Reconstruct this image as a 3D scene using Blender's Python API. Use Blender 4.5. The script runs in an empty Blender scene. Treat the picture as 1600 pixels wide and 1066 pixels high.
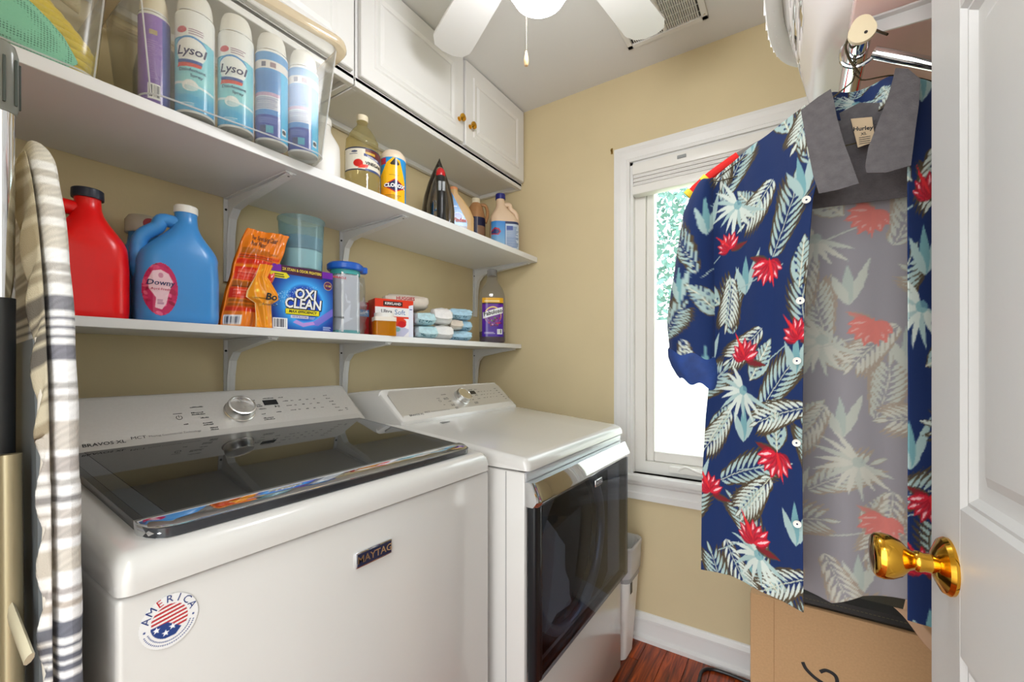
import bpy, bmesh, math, random
import numpy as np
from mathutils import Vector, Matrix
from mathutils.bvhtree import BVHTree
R = math.radians
PI = math.pi
scene = bpy.context.scene
COL = scene.collection
random.seed(7)
rng = np.random.default_rng(7)

# ------------------------------------------------------------------ camera, world, exposure
cam_d = bpy.data.cameras.new('camera')
cam = bpy.data.objects.new('camera', cam_d)
COL.objects.link(cam)
cam.location = (0, 0, 1.18)
cam.rotation_euler = (R(90), 0, R(33.3))
cam_d.sensor_width = 36
cam_d.lens = 673 / 1600 * 36
cam_d.shift_y = 33 / 1600
cam_d.clip_start = 0.02
scene.camera = cam

world = bpy.data.worlds.new('sky')
scene.world = world
world.use_nodes = True
bgn = world.node_tree.nodes['Background']
bgn.inputs[0].default_value = (0.93, 0.97, 1.0, 1)
bgn.inputs[1].default_value = 6.2
GLOBE = 54.0          # radiance of the fan's glass globe
scene.cycles.transparent_max_bounces = 32
scene.view_settings.view_transform = 'Standard'
scene.view_settings.look = 'None'
scene.view_settings.gamma = 1
scene.view_settings.exposure = -0.36
scene.view_settings.use_curve_mapping = False

# ------------------------------------------------------------------ materials
def lin(c):
    return tuple((x / 12.92 if x <= 0.04045 else ((x + 0.055) / 1.055) ** 2.4) for x in c)
def rgb(r, g, b):
    return lin((r / 255, g / 255, b / 255))
MATS = {}
def mat(name, col, rough=0.5, metal=0.0, spec=0.5, noise=0.0, nscale=60, bump=0.0, bscale=200, coat=0.0, alpha=None, emit=None, sheen=0):
    if name in MATS: return MATS[name]
    m = bpy.data.materials.new(name); m.use_nodes = True
    nt = m.node_tree; b = nt.nodes['Principled BSDF']
    c = rgb(*col)
    b.inputs['Base Color'].default_value = (*c, 1)
    b.inputs['Roughness'].default_value = rough
    b.inputs['Metallic'].default_value = metal
    b.inputs['Specular IOR Level'].default_value = spec
    if coat: b.inputs['Coat Weight'].default_value = coat
    if sheen: b.inputs['Sheen Weight'].default_value = sheen
    tc = nt.nodes.new('ShaderNodeTexCoord')
    if noise > 0:
        n = nt.nodes.new('ShaderNodeTexNoise'); n.inputs['Scale'].default_value = nscale; n.inputs['Detail'].default_value = 4
        nt.links.new(tc.outputs['Object'], n.inputs['Vector'])
        r_ = nt.nodes.new('ShaderNodeMapRange'); r_.inputs[1].default_value = .3; r_.inputs[2].default_value = .7
        r_.inputs[3].default_value = 1 - noise; r_.inputs[4].default_value = 1 + noise
        nt.links.new(n.outputs['Fac'], r_.inputs[0])
        x = nt.nodes.new('ShaderNodeVectorMath'); x.operation = 'SCALE'; x.inputs[0].default_value = c
        nt.links.new(r_.outputs[0], x.inputs['Scale'])
        nt.links.new(x.outputs[0], b.inputs['Base Color'])
    if bump > 0:
        n2 = nt.nodes.new('ShaderNodeTexNoise'); n2.inputs['Scale'].default_value = bscale; n2.inputs['Detail'].default_value = 3
        nt.links.new(tc.outputs['Object'], n2.inputs['Vector'])
        bp = nt.nodes.new('ShaderNodeBump'); bp.inputs['Strength'].default_value = bump; bp.inputs['Distance'].default_value = .002
        nt.links.new(n2.outputs['Fac'], bp.inputs['Height']); nt.links.new(bp.outputs[0], b.inputs['Normal'])
    if emit:
        b.inputs['Emission Color'].default_value = (*rgb(*emit[0]), 1); b.inputs['Emission Strength'].default_value = emit[1]
    MATS[name] = m
    return m
def clear(name, tint=(235, 240, 240), haze=0.12, gloss_rough=0.03, ior=1.45, hazecol=(225, 230, 232), maxrefl=1.0):
    """thin clear or milky plastic and glass: see-through tint + fresnel gloss + a little milky diffuse"""
    if name in MATS: return MATS[name]
    m = bpy.data.materials.new(name); m.use_nodes = True
    nt = m.node_tree; nt.nodes.clear(); N = nt.nodes.new; L = nt.links.new
    out = N('ShaderNodeOutputMaterial')
    t = N('ShaderNodeBsdfTransparent'); t.inputs[0].default_value = (*rgb(*tint), 1)
    d = N('ShaderNodeBsdfDiffuse'); d.inputs[0].default_value = (*rgb(*hazecol), 1)
    tl = N('ShaderNodeBsdfTranslucent'); tl.inputs[0].default_value = (*rgb(*hazecol), 1)
    ad = N('ShaderNodeMixShader'); ad.inputs[0].default_value = .4; L(d.outputs[0], ad.inputs[1]); L(tl.outputs[0], ad.inputs[2])
    mx = N('ShaderNodeMixShader'); mx.inputs[0].default_value = haze; L(t.outputs[0], mx.inputs[1]); L(ad.outputs[0], mx.inputs[2])
    g = N('ShaderNodeBsdfGlossy'); g.inputs['Roughness'].default_value = gloss_rough
    f = N('ShaderNodeLayerWeight'); f.inputs[0].default_value = .5
    pw_ = N('ShaderNodeMath'); pw_.operation = 'POWER'; pw_.inputs[1].default_value = 5; L(f.outputs['Facing'], pw_.inputs[0])
    f0 = ((ior-1)/(ior+1))**2
    mr_ = N('ShaderNodeMapRange'); mr_.inputs[3].default_value = f0; mr_.inputs[4].default_value = min(maxrefl, .85); L(pw_.outputs[0], mr_.inputs[0])
    mn = mr_
    m2 = N('ShaderNodeMixShader'); L(mn.outputs[0], m2.inputs[0]); L(mx.outputs[0], m2.inputs[1]); L(g.outputs[0], m2.inputs[2])
    L(m2.outputs[0], out.inputs[0])
    MATS[name] = m
    return m
def printed(name, rough=0.6, spec=0.4, bump=0.0, bscale=600, sheen=0, transl=0):
    """surface whose flat print is carried by the mesh's own colour attribute"""
    if name in MATS: return MATS[name]
    m = bpy.data.materials.new(name); m.use_nodes = True
    nt = m.node_tree; b = nt.nodes['Principled BSDF']
    a = nt.nodes.new('ShaderNodeAttribute'); a.attribute_name = 'print'
    nt.links.new(a.outputs['Color'], b.inputs['Base Color'])
    b.inputs['Roughness'].default_value = rough; b.inputs['Specular IOR Level'].default_value = spec
    if sheen: b.inputs['Sheen Weight'].default_value = sheen
    if bump:
        tc = nt.nodes.new('ShaderNodeTexCoord'); n2 = nt.nodes.new('ShaderNodeTexNoise'); n2.inputs['Scale'].default_value = bscale
        nt.links.new(tc.outputs['Object'], n2.inputs['Vector'])
        bp = nt.nodes.new('ShaderNodeBump'); bp.inputs['Strength'].default_value = bump; bp.inputs['Distance'].default_value = .001
        nt.links.new(n2.outputs['Fac'], bp.inputs['Height']); nt.links.new(bp.outputs[0], b.inputs['Normal'])
    MATS[name] = m
    return m

WALL = mat('tan wall paint', (217, 200, 160), .62, noise=.035, nscale=3, bump=.12, bscale=160, spec=.35)
WHITE = mat('white semi gloss paint', (232, 231, 228), .35, noise=.01, nscale=8)
CEIL = mat('flat ceiling white', (226, 225, 223), .8, bump=.08, bscale=220)
DOORW = mat('white door paint', (194, 193, 190), .42, bump=.10, bscale=90)
ENAM = mat('white appliance enamel', (204, 202, 197), .18, coat=.4)
SILV = mat('silver console', (196, 194, 190), .34, metal=.55, noise=.02, nscale=200)
CHROME = mat('chrome', (225, 227, 230), .05, metal=1)
STEEL = mat('brushed steel', (205, 204, 202), .24, metal=1, noise=.05, nscale=300)
BRASS = mat('polished brass', (226, 172, 60), .12, metal=1)
BLACK = mat('black plastic', (22, 22, 24), .35)
DGREY = mat('dark grey plastic', (62, 63, 66), .3)
INK = mat('black ink', (28, 28, 30), .6)
WINK = mat('white ink', (240, 240, 240), .55)
WPLA = mat('white plastic', (238, 236, 230), .35)
PRINT = printed('printed label', .42)
PRINTG = printed('glossy printed label', .22, .5)

# ------------------------------------------------------------------ mesh helpers
def finish(me, smooth=True, ang=38):
    if smooth:
        me.polygons.foreach_set('use_smooth', [True] * len(me.polygons))
        try: me.set_sharp_from_angle(angle=R(ang))
        except Exception: pass
    me.update()
def link(name, me, parent=None):
    o = bpy.data.objects.new(name, me); COL.objects.link(o)
    if parent: o.parent = parent
    return o
class MB:
    def __init__(s): s.v = []; s.f = []
    def add(s, vs, fs):
        n = len(s.v); s.v += [tuple(p) for p in vs]; s.f += [tuple(i + n for i in q) for q in fs]; return s
    def box(s, x0, y0, z0, x1, y1, z1, bev=0.0, seg=2):
        if bev <= 0:
            vs = [(x0,y0,z0),(x1,y0,z0),(x1,y1,z0),(x0,y1,z0),(x0,y0,z1),(x1,y0,z1),(x1,y1,z1),(x0,y1,z1)]
            return s.add(vs, [(0,3,2,1),(4,5,6,7),(0,1,5,4),(1,2,6,5),(2,3,7,6),(3,0,4,7)])
        bm = bmesh.new(); bmesh.ops.create_cube(bm, size=1)
        for v in bm.verts: v.co = Vector(((x0+x1)/2 + v.co.x*(x1-x0), (y0+y1)/2 + v.co.y*(y1-y0), (z0+z1)/2 + v.co.z*(z1-z0)))
        bmesh.ops.bevel(bm, geom=bm.edges[:], offset=bev, segments=seg, affect='EDGES', profile=.5)
        bm.verts.index_update()
        vs = [v.co.copy() for v in bm.verts]; fs = [[v.index for v in f.verts] for f in bm.faces]; bm.free()
        return s.add(vs, fs)
    def loft(s, rings, cap0=True, cap1=True):
        n = len(rings[0]); vs = [p for r in rings for p in r]; fs = []
        for i in range(len(rings) - 1):
            for j in range(n):
                k = (j + 1) % n
                fs.append((i*n+j, i*n+k, (i+1)*n+k, (i+1)*n+j))
        if cap0: fs.append(tuple(reversed(range(n))))
        if cap1: fs.append(tuple((len(rings)-1)*n + j for j in range(n)))
        return s.add(vs, fs)
    def lathe(s, prof, n=24, c=(0, 0), cap0=True, cap1=True, M=None, sx=1, sy=1):
        rings = []
        for r, z in prof:
            ring = [Vector((c[0] + r*sx*math.cos(2*PI*j/n), c[1] + r*sy*math.sin(2*PI*j/n), z)) for j in range(n)]
            if M is not None: ring = [M @ p for p in ring]
            rings.append(ring)
        return s.loft(rings, cap0, cap1)
    def tube(s, path, r, n=8, cap=True, rs=None, flat=1.0):
        path = [Vector(p) for p in path]; rings = []; up = None
        for i, p in enumerate(path):
            t = (path[min(i+1, len(path)-1)] - path[max(i-1, 0)]).normalized()
            if up is None:
                up = Vector((0, 0, 1)) if abs(t.z) < .9 else Vector((1, 0, 0))
            a = t.cross(up).normalized(); up = a.cross(t).normalized()
            rr = rs[i] if rs else r
            rings.append([p + a*rr*math.cos(2*PI*j/n)*flat + up*rr*math.sin(2*PI*j/n) for j in range(n)])
        return s.loft(rings, cap, cap)
    def prism(s, poly, fn, h0, h1):
        """polygon (a,b) pairs extruded between h0 and h1; fn(a,b,h)->point"""
        n = len(poly)
        vs = [fn(a, b, h0) for a, b in poly] + [fn(a, b, h1) for a, b in poly]
        fs = [tuple(reversed(range(n))), tuple(range(n, 2*n))] + [(j, (j+1) % n, n+(j+1) % n, n+j) for j in range(n)]
        return s.add(vs, fs)
    def sphere(s, c, rx, ry=None, rz=None, n=16, m=10):
        ry = ry or rx; rz = rz or rx
        prof = [(max(math.sin(PI*i/m), .001), -math.cos(PI*i/m)) for i in range(m+1)]
        rings = [[(c[0]+rx*r*math.cos(2*PI*j/n), c[1]+ry*r*math.sin(2*PI*j/n), c[2]+rz*z) for j in range(n)] for r, z in prof]
        return s.loft(rings)
    def bvh(s): return BVHTree.FromPolygons([Vector(v) for v in s.v], s.f)
    def build(s, name, m, parent=None, smooth=True, ang=38, fix=True):
        me = bpy.data.meshes.new(name); me.from_pydata([tuple(v) for v in s.v], [], s.f)
        if fix:
            bm = bmesh.new(); bm.from_mesh(me); bmesh.ops.recalc_face_normals(bm, faces=bm.faces[:]); bm.to_mesh(me); bm.free()
        me.materials.append(m); finish(me, smooth, ang)
        return link(name, me, parent)
def rrect(hx, hy, rad, z, c=(0, 0), n=5):
    rad = min(rad, hx - 1e-4, hy - 1e-4); pts = []
    for sx, sy, a0 in ((1, 1, 0), (-1, 1, 90), (-1, -1, 180), (1, -1, 270)):
        for i in range(n + 1):
            a = R(a0 + 90*i/n)
            pts.append(Vector((c[0] + sx*(hx-rad) + rad*math.cos(a), c[1] + sy*(hy-rad) + rad*math.sin(a), z)))
    return pts
def bez(p0, p1, p2, p3, n=8):
    p0, p1, p2, p3 = map(Vector, (p0, p1, p2, p3)); out = []
    for i in range(n + 1):
        t = i/n; out.append(p0*(1-t)**3 + p1*3*t*(1-t)**2 + p2*3*t*t*(1-t) + p3*t**3)
    return out
def smoothpath(pts, n=6):
    pts = [Vector(p) for p in pts]; out = []
    for i in range(len(pts)-1):
        a = pts[max(i-1, 0)]; b = pts[i]; c = pts[i+1]; d = pts[min(i+2, len(pts)-1)]
        for k in range(n):
            t = k/n
            out.append(.5*((2*b) + (c-a)*t + (2*a-5*b+4*c-d)*t*t + (3*b-a-3*c+d)*t**3))
    out.append(pts[-1]); return out
def thing(name, label, cat, loc=(0, 0, 0), rotz=0, group=None, rot=None):
    o = bpy.data.objects.new(name, None); COL.objects.link(o); o.empty_display_size = .05
    o.location = loc; o.rotation_euler = rot if rot else (0, 0, R(rotz))
    o['label'] = label; o['category'] = cat
    if group: o['group'] = group
    return o
def tag(o, label, cat, group=None):
    o['label'] = label; o['category'] = cat
    if group: o['group'] = group
    return o
def struct(o): o['kind'] = 'structure'; return o
def sempty(name, loc=(0, 0, 0), rotz=0):
    o = bpy.data.objects.new(name, None); COL.objects.link(o); o.location = loc; o.rotation_euler = (0, 0, R(rotz)); o['kind'] = 'structure'
    return o

# ------------------------------------------------------------------ flat print helpers
def cgrid(name, P, C, m, parent=None, keep=None, solid=0):
    nv, nu = P.shape[:2]
    idx = np.arange(nv*nu).reshape(nv, nu)
    q = np.stack([idx[:-1, :-1], idx[:-1, 1:], idx[1:, 1:], idx[1:, :-1]], -1).reshape(-1, 4)
    if keep is not None:
        k = keep.reshape(-1); q = q[k[q].all(1)]
        used = np.zeros(nv*nu, bool); used[q.reshape(-1)] = True
        mp = np.cumsum(used) - 1; q = mp[q]
        V = P.reshape(-1, 3)[used]; CC = C.reshape(-1, 3)[used]
    else: V = P.reshape(-1, 3); CC = C.reshape(-1, 3)
    me = bpy.data.meshes.new(name)
    me.vertices.add(len(V)); me.vertices.foreach_set('co', V.astype(np.float32).reshape(-1))
    me.loops.add(len(q)*4); me.loops.foreach_set('vertex_index', q.astype(np.int32).reshape(-1))
    me.polygons.add(len(q)); me.polygons.foreach_set('loop_start', np.arange(0, len(q)*4, 4, dtype=np.int32))
    me.update(calc_edges=True)
    at = me.color_attributes.new('print', 'FLOAT_COLOR', 'POINT')
    c = np.clip(CC, 0, 1); c = np.where(c <= .04045, c/12.92, ((c+.055)/1.055)**2.4)
    at.data.foreach_set('color', np.concatenate([c, np.ones((len(c), 1))], 1).astype(np.float32).reshape(-1))
    me.materials.append(m); me.polygons.foreach_set('use_smooth', [True]*len(q)); me.update()
    o = link(name, me, parent)
    if solid:
        s = o.modifiers.new('thickness', 'SOLIDIFY'); s.thickness = solid; s.offset = -1
    return o
class Cv:
    """metric drawing sheet, (0,0) lower left, colours 0..255 sRGB"""
    def __init__(s, w, h, px=.001, bg=(255, 255, 255), x0=0., y0=0.):
        s.px = px; s.nu = int(round(w/px)) + 1; s.nv = int(round(h/px)) + 1; s.x0 = x0; s.y0 = y0; s.w = w; s.h = h
        s.a = np.zeros((s.nv, s.nu, 3)) + np.array(bg)/255.
        s.gx = x0 + np.linspace(0, w, s.nu); s.gy = y0 + np.linspace(0, h, s.nv)
    def _win(s, xa, xb, ya, yb):
        i0 = max(int((xa-s.x0)/s.px)-1, 0); i1 = min(int((xb-s.x0)/s.px)+3, s.nu)
        j0 = max(int((ya-s.y0)/s.px)-1, 0); j1 = min(int((yb-s.y0)/s.px)+3, s.nv)
        return i0, i1, j0, j1
    def _put(s, i0, i1, j0, j1, m, col, al=1.):
        w = (m*al)[..., None]; s.a[j0:j1, i0:i1] = s.a[j0:j1, i0:i1]*(1-w) + w*np.array(col)/255.
    def poly(s, pts, col, al=1.):
        p = np.array(pts, float); i0, i1, j0, j1 = s._win(p[:, 0].min(), p[:, 0].max(), p[:, 1].min(), p[:, 1].max())
        if i1 <= i0 or j1 <= j0: return s
        acc = 0
        for ox, oy in ((-.25, -.25), (.25, .25), (-.25, .25), (.25, -.25)):
            X, Y = np.meshgrid(s.gx[i0:i1]+ox*s.px, s.gy[j0:j1]+oy*s.px); ins = np.zeros(X.shape, bool)
            for k in range(len(p)):
                xa, ya = p[k]; xb, yb = p[(k+1) % len(p)]
                if ya == yb: continue
                ins ^= ((ya > Y) != (yb > Y)) & (X < (xb-xa)*(Y-ya)/(yb-ya)+xa)
            acc = acc + ins.astype(float)
        s._put(i0, i1, j0, j1, acc/4, col, al); return s
    def rect(s, x0, y0, x1, y1, col, al=1.): return s.poly([(x0, y0), (x1, y0), (x1, y1), (x0, y1)], col, al)
    def ell(s, cx, cy, rx, ry, col, al=1., rot=0):
        c, q = math.cos(rot), math.sin(rot)
        return s.poly([(cx+rx*math.cos(t)*c-ry*math.sin(t)*q, cy+rx*math.cos(t)*q+ry*math.sin(t)*c) for t in np.linspace(0, 2*PI, 40)[:-1]], col, al)
    def line(s, p, q, w, col, al=1.):
        dx, dy = q[0]-p[0], q[1]-p[1]; l = math.hypot(dx, dy) or 1; nx, ny = -dy/l*w/2, dx/l*w/2
        return s.poly([(p[0]+nx, p[1]+ny), (q[0]+nx, q[1]+ny), (q[0]-nx, q[1]-ny), (p[0]-nx, p[1]-ny)], col, al)
    def grad(s, c0, c1, y0=None, y1=None):
        y0 = s.y0 if y0 is None else y0; y1 = s.y0+s.h if y1 is None else y1
        t = np.clip((s.gy-y0)/(y1-y0), 0, 1)[:, None, None]; m = ((s.gy >= y0-1e-9) & (s.gy <= y1+1e-9))[:, None, None]
        g = (np.array(c0)*(1-t)+np.array(c1)*t)/255.; s.a = np.where(m, np.broadcast_to(g, s.a.shape), s.a); return s
    def lines(s, x0, y0, x1, y1, n, col, al=.7, fill=.5, rag=.25):
        """fine print too small to read: ragged grey rules"""
        st = (y1-y0)/n
        for k in range(n): s.rect(x0, y0+k*st, x1-random.random()*rag*(x1-x0), y0+k*st+st*fill, col, al)
        return s
    def bars(s, x0, y0, x1, y1, n=14):
        s.rect(x0, y0, x1, y1, (250, 250, 250)); w = (x1-x0)*.84/n
        for k in range(n):
            if random.random() < .75: s.rect(x0+(x1-x0)*.08+k*w, y0+(y1-y0)*.15, x0+(x1-x0)*.08+k*w+w*random.uniform(.3, .75), y1-(y1-y0)*.08, (25, 25, 40))
        return s
    def leaflet(s, b, ang, L, w, col, edge=None, bend=0., tipcol=None):
        n = 9; mid = []; 
        for i in range(n):
            t = i/(n-1); a = ang + bend*t; mid.append((b[0]+L*t*math.cos(ang+bend*t*.5), b[1]+L*t*math.sin(ang+bend*t*.5), a, t))
        def pol(k):
            l = []; r_ = []
            for x, y, a, t in mid:
                h = w*k*math.sin(PI*min(t*1.0, 1)**.8)/2
                l.append((x-h*math.sin(a), y+h*math.cos(a))); r_.append((x+h*math.sin(a), y-h*math.cos(a)))
            return l + r_[::-1]
        if edge: s.poly(pol(1.7), edge, .85)
        s.poly(pol(1.), col); return s
def label(cv, bvh, parent, cx, cz, m=None, name='printed_label', off=.0007, shape=None, ax='y'):
    """lay the sheet onto a part: projected straight onto its front (local -y side)"""
    P = np.zeros((cv.nv, cv.nu, 3)); keep = np.zeros((cv.nv, cv.nu), bool)
    for j, y in enumerate(cv.gy):
        for i, x in enumerate(cv.gx):
            if shape and not shape(x, y): continue
            h = bvh.ray_cast(Vector((cx+x, -1., cz+y)), Vector((0, 1, 0)))
            if h[0] is None: continue
            nn = h[1]; nn = nn if nn.y < 0 else -nn
            if nn.y > -.12: continue
            p = h[0] + nn*off; P[j, i] = p; keep[j, i] = True
    return cgrid(name, P, cv.a, m or PRINT, parent, keep)
def text_data(s, size, bold=0., shear=0., align='CENTER', sx=1.):
    cu = bpy.data.curves.new('t', 'FONT'); cu.body = s; cu.size = size; cu.align_x = align; cu.align_y = 'CENTER'
    cu.offset = bold*size; cu.shear = shear; cu.resolution_u = 2; cu.fill_mode = 'FRONT'
    ob = bpy.data.objects.new('t', cu); me = bpy.data.meshes.new_from_object(ob)
    vs = [(v.co.x*sx, v.co.y) for v in me.vertices]; fs = [tuple(p.vertices) for p in me.polygons]
    bpy.data.objects.remove(ob); bpy.data.curves.remove(cu); bpy.data.meshes.remove(me)
    return vs, fs
def text(s, size, fn, m, parent, bold=.02, shear=0., align='CENTER', sx=1., name='lettering', rot=0.):
    vs, fs = text_data(s, size, bold, shear, align, sx); c, q = math.cos(rot), math.sin(rot)
    V = [fn(x*c-y*q, x*q+y*c) for x, y in vs]
    if any(v is None for v in V):
        ok = [i for i, v in enumerate(V) if v is not None]; mp = {i: k for k, i in enumerate(ok)}
        fs = [tuple(mp[i] for i in f) for f in fs if all(i in mp for i in f)]; V = [V[i] for i in ok]
    if not V: return None
    me = bpy.data.meshes.new(name); me.from_pydata([tuple(v) for v in V], [], fs); me.materials.append(m); me.update()
    return link(name, me, parent)
def on(bvh, cx, cz, off=.0016):
    """map (x,y) of a piece of lettering onto a part's front"""
    def fn(x, y):
        h = bvh.ray_cast(Vector((cx+x, -1., cz+y)), Vector((0, 1, 0)))
        if h[0] is None: return None
        nn = h[1] if h[1].y < 0 else -h[1]
        return h[0] + nn*off
    return fn
def plane(o, U, V, N, off=.0006):
    o, U, V, N = Vector(o), Vector(U), Vector(V), Vector(N)
    return lambda x, y: o + U*x + V*y + N*off

# ------------------------------------------------------------------ room shell
XL, XR, YB, H = -1.432, 0.49, 1.851, 2.44
floor = MB().box(XL-.12, -.9, -.05, XR+.9, YB+.12, -.012).build('floor', mat('dark subfloor', (40, 18, 10), .6)); struct(floor)
def wood():
    m = bpy.data.materials.new('red brown plank wood'); m.use_nodes = True
    nt = m.node_tree; b = nt.nodes['Principled BSDF']; N = nt.nodes.new; L = nt.links.new
    tc = N('ShaderNodeTexCoord'); oi = N('ShaderNodeObjectInfo')
    ad = N('ShaderNodeVectorMath'); ad.operation = 'MULTIPLY_ADD'; ad.inputs[1].default_value = (1, 1, 1)
    cx = N('ShaderNodeCombineXYZ'); mu = N('ShaderNodeMath'); mu.operation = 'MULTIPLY'; mu.inputs[1].default_value = 37
    L(oi.outputs['Random'], mu.inputs[0]); L(mu.outputs[0], cx.inputs[0]); L(tc.outputs['Object'], ad.inputs[0]); L(cx.outputs[0], ad.inputs[2])
    mp = N('ShaderNodeMapping'); mp.inputs['Scale'].default_value = (42, 3.0, 1); L(ad.outputs[0], mp.inputs[0])
    n = N('ShaderNodeTexNoise'); n.inputs['Scale'].default_value = 1.6; n.inputs['Detail'].default_value = 7; n.inputs['Distortion'].default_value = .8; L(mp.outputs[0], n.inputs['Vector'])
    cr = N('ShaderNodeValToRGB'); e = cr.color_ramp.elements
    e[0].position = .3; e[0].color = (*rgb(70, 26, 9), 1); e[1].position = .72; e[1].color = (*rgb(190, 84, 26), 1)
    k = cr.color_ramp.elements.new(.5); k.color = (*rgb(134, 52, 16), 1)
    L(n.outputs['Fac'], cr.inputs[0])
    hs = N('ShaderNodeHueSaturation'); mr = N('ShaderNodeMapRange'); mr.inputs[3].default_value = .75; mr.inputs[4].default_value = 1.25
    L(oi.outputs['Random'], mr.inputs[0]); L(mr.outputs[0], hs.inputs['Value']); L(cr.outputs[0], hs.inputs['Color']); L(hs.outputs[0], b.inputs['Base Color'])
    b.inputs['Roughness'].default_value = .3
    return m
WOOD = wood()
pw = .083; px_ = XL; k = 0
pm = {}
while px_ < XR + .8:
    y = -.9 - (k*.37 % .9)
    while y < YB:
        y0, y1 = max(y, -.9), min(y + .9, YB)
        if y1 - y0 > .02:
            key = round(y1-y0, 3)
            if key not in pm:
                pm[key] = MB().box(0, 0, 0, pw-.0015, key-.0015, .012, .0012, 1)
                ob = pm[key].build('plank', WOOD, floor, smooth=False); pm[key] = ob
            else: ob = pm[key].copy(); COL.objects.link(ob)
            ob.location = (px_, y0, -.012); ob.name = 'plank'
        y += .9
    px_ += pw; k += 1
# window opening in the back wall
WX0, WX1, WZ0, WZ1 = -.599, .034, .70, 2.046
struct(MB().box(XL-.12, -.13, -.05, XL, YB+.12, H+.02).build('wall_left', WALL, smooth=False))
wb = MB()
wb.box(XL, YB, -.05, WX0, YB+.12, H); wb.box(WX1, YB, -.05, XR+.12, YB+.12, H)
wb.box(WX0, YB, -.05, WX1, YB+.12, WZ0); wb.box(WX0, YB, WZ1, WX1, YB+.12, H)
struct(wb.build('wall_back', WALL, smooth=False))
struct(MB().box(XR, -.13, -.05, XR+.12, YB, H).build('wall_right', WALL, smooth=False))
wf = MB()
wf.box(XL, -.13, -.05, -.60, -.012, H); wf.box(.235, -.13, -.05, XR, -.012, H); wf.box(-.60, -.13, 2.06, .235, -.012, H)
struct(wf.build('wall_front', WALL, smooth=False))
struct(MB().box(XL-.12, -.13, H, XR+.12, YB+.12, H+.06).build('ceiling', CEIL, smooth=False))
# door frame and an added, unseen passage behind the camera, cut short and open for frontal daylight
tr = MB(); tr.box(-.60, -.13, 0, -.572, -.012, 2.06); tr.box(.207, -.13, 0, .235, -.012, 2.06); tr.box(-.60, -.13, 2.03, .235, -.012, 2.06)
struct(tr.build('trim_1', WHITE, smooth=False))
HALL = mat('pale passage paint', (232, 228, 218), .7)
hw = MB(); hw.box(-1.55, -.9, -.05, -1.43, -.13, H); struct(hw.build('wall_passage_left', HALL, smooth=False))
hw = MB(); hw.box(1.25, -.9, -.05, 1.37, -.13, H); struct(hw.build('wall_passage_right', HALL, smooth=False))
struct(MB().box(.61, -.13, -.05, 1.37, -.012, H).build('wall_passage_front', HALL, smooth=False))
struct(MB().box(-1.55, -.9, H, 1.37, -.13, H+.06).build('ceiling_passage', CEIL, smooth=False))

pl_ = thing('fill_lamp', 'added round fill lamp on the ceiling of the unseen passage', 'lamp', (-.15, -.52, H))  # unseen lamp added behind the camera to brighten the room from the front
MB().lathe([(.17, -.001), (.175, -.02), (.16, -.03)], 32).build('lamp_base', WHITE, pl_)
MB().lathe([(.158, -.028), (.15, -.06), (.11, -.085), (.05, -.098), (.001, -.10)], 32).build('lamp_shade', mat('fill lamp glass', (255, 252, 246), .4, emit=((244, 248, 255), 34.0)), pl_)
bb = MB()
prof = [(0, 0), (.030, 0), (.030, .016), (.015, .024), (.015, .080), (.019, .083), (.019, .092), (.008, .104), (.006, .110), (0, .112)]   # shoe + base + cap
bb.prism(prof, lambda a, b, h: Vector((h, YB - a, b)), XL, XR)
struct(bb.build('baseboard_back', WHITE, smooth=False))
bb = MB(); bb.prism(prof, lambda a, b, h: Vector((XL + a, h, b)), -.012, YB-.03); struct(bb.build('baseboard_left', WHITE, smooth=False))
bb = MB(); bb.prism(prof, lambda a, b, h: Vector((XR - a, h, b)), -.012, YB-.03); struct(bb.build('baseboard_right', WHITE, smooth=False))

# window
win = sempty('window_1', (0, YB, 0))
cp = [(0, 0), (0, .012), (.010, .016), (.014, .012), (.040, .016), (.054, .022), (.066, .022), (.066, 0)]
def casing(p0, p1, inward):    # moulded casing strip from p0 to p1 (x,z), width grows outward from the opening
    d = Vector((p1[0]-p0[0], 0, p1[1]-p0[1])); L_ = d.length; d.normalize(); out = Vector((-inward[0], 0, -inward[1]))
    m = MB(); n = len(cp); vs = []
    for e, sg in ((0, -1), (1, 1)):
        for a, b in cp:
            base = Vector((p0[0], 0, p0[1])) if e == 0 else Vector((p1[0], 0, p1[1]))
            vs.append(base + out*a + d*sg*a + Vector((0, -b, 0)))
    fs = [tuple(range(n)), tuple(reversed(range(n, 2*n)))] + [(j, (j+1) % n, n+(j+1) % n, n+j) for j in range(n)]
    return m.add(vs, fs).build('casing', WHITE, win, smooth=False)
casing((WX0, WZ0+.0), (WX0, WZ1), (1, 0)); casing((WX1, WZ0), (WX1, WZ1), (-1, 0)); casing((WX0, WZ1), (WX1, WZ1), (0, -1))
MB().box(WX0-.07, -.038, WZ0-.028, WX1+.07, .10, WZ0, .005).build('window_stool', WHITE, win)
ap = MB(); ap.prism([(0, 0), (.020, .004), (.020, .03), (.014, .036), (.014, .062), (.022, .070), (.022, .082), (0, .082)], lambda a, b, h: Vector((h, -a, WZ0-.11+b)), WX0-.066, WX1+.066); ap.build('apron', WHITE, win, smooth=False)
jm = MB(); jm.box(WX0, 0, WZ0, WX0+.012, .10, WZ1); jm.box(WX1-.012, 0, WZ0, WX1, .10, WZ1); jm.box(WX0, 0, WZ1-.012, WX1, .10, WZ1); jm.build('jamb', WHITE, win, smooth=False)
fx0, fx1, fz0, fz1 = WX0+.012, WX1-.012, WZ0, WZ1-.012
fr = MB()
for a in ((fx0, .03, fz0, fx0+.044, .10, fz1), (fx1-.044, .03, fz0, fx1, .10, fz1), (fx0+.044, .03, fz0, fx1-.044, .10, fz0+.05), (fx0+.044, .03, fz1-.04, fx1-.044, .10, fz1)): fr.box(*a)
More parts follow.
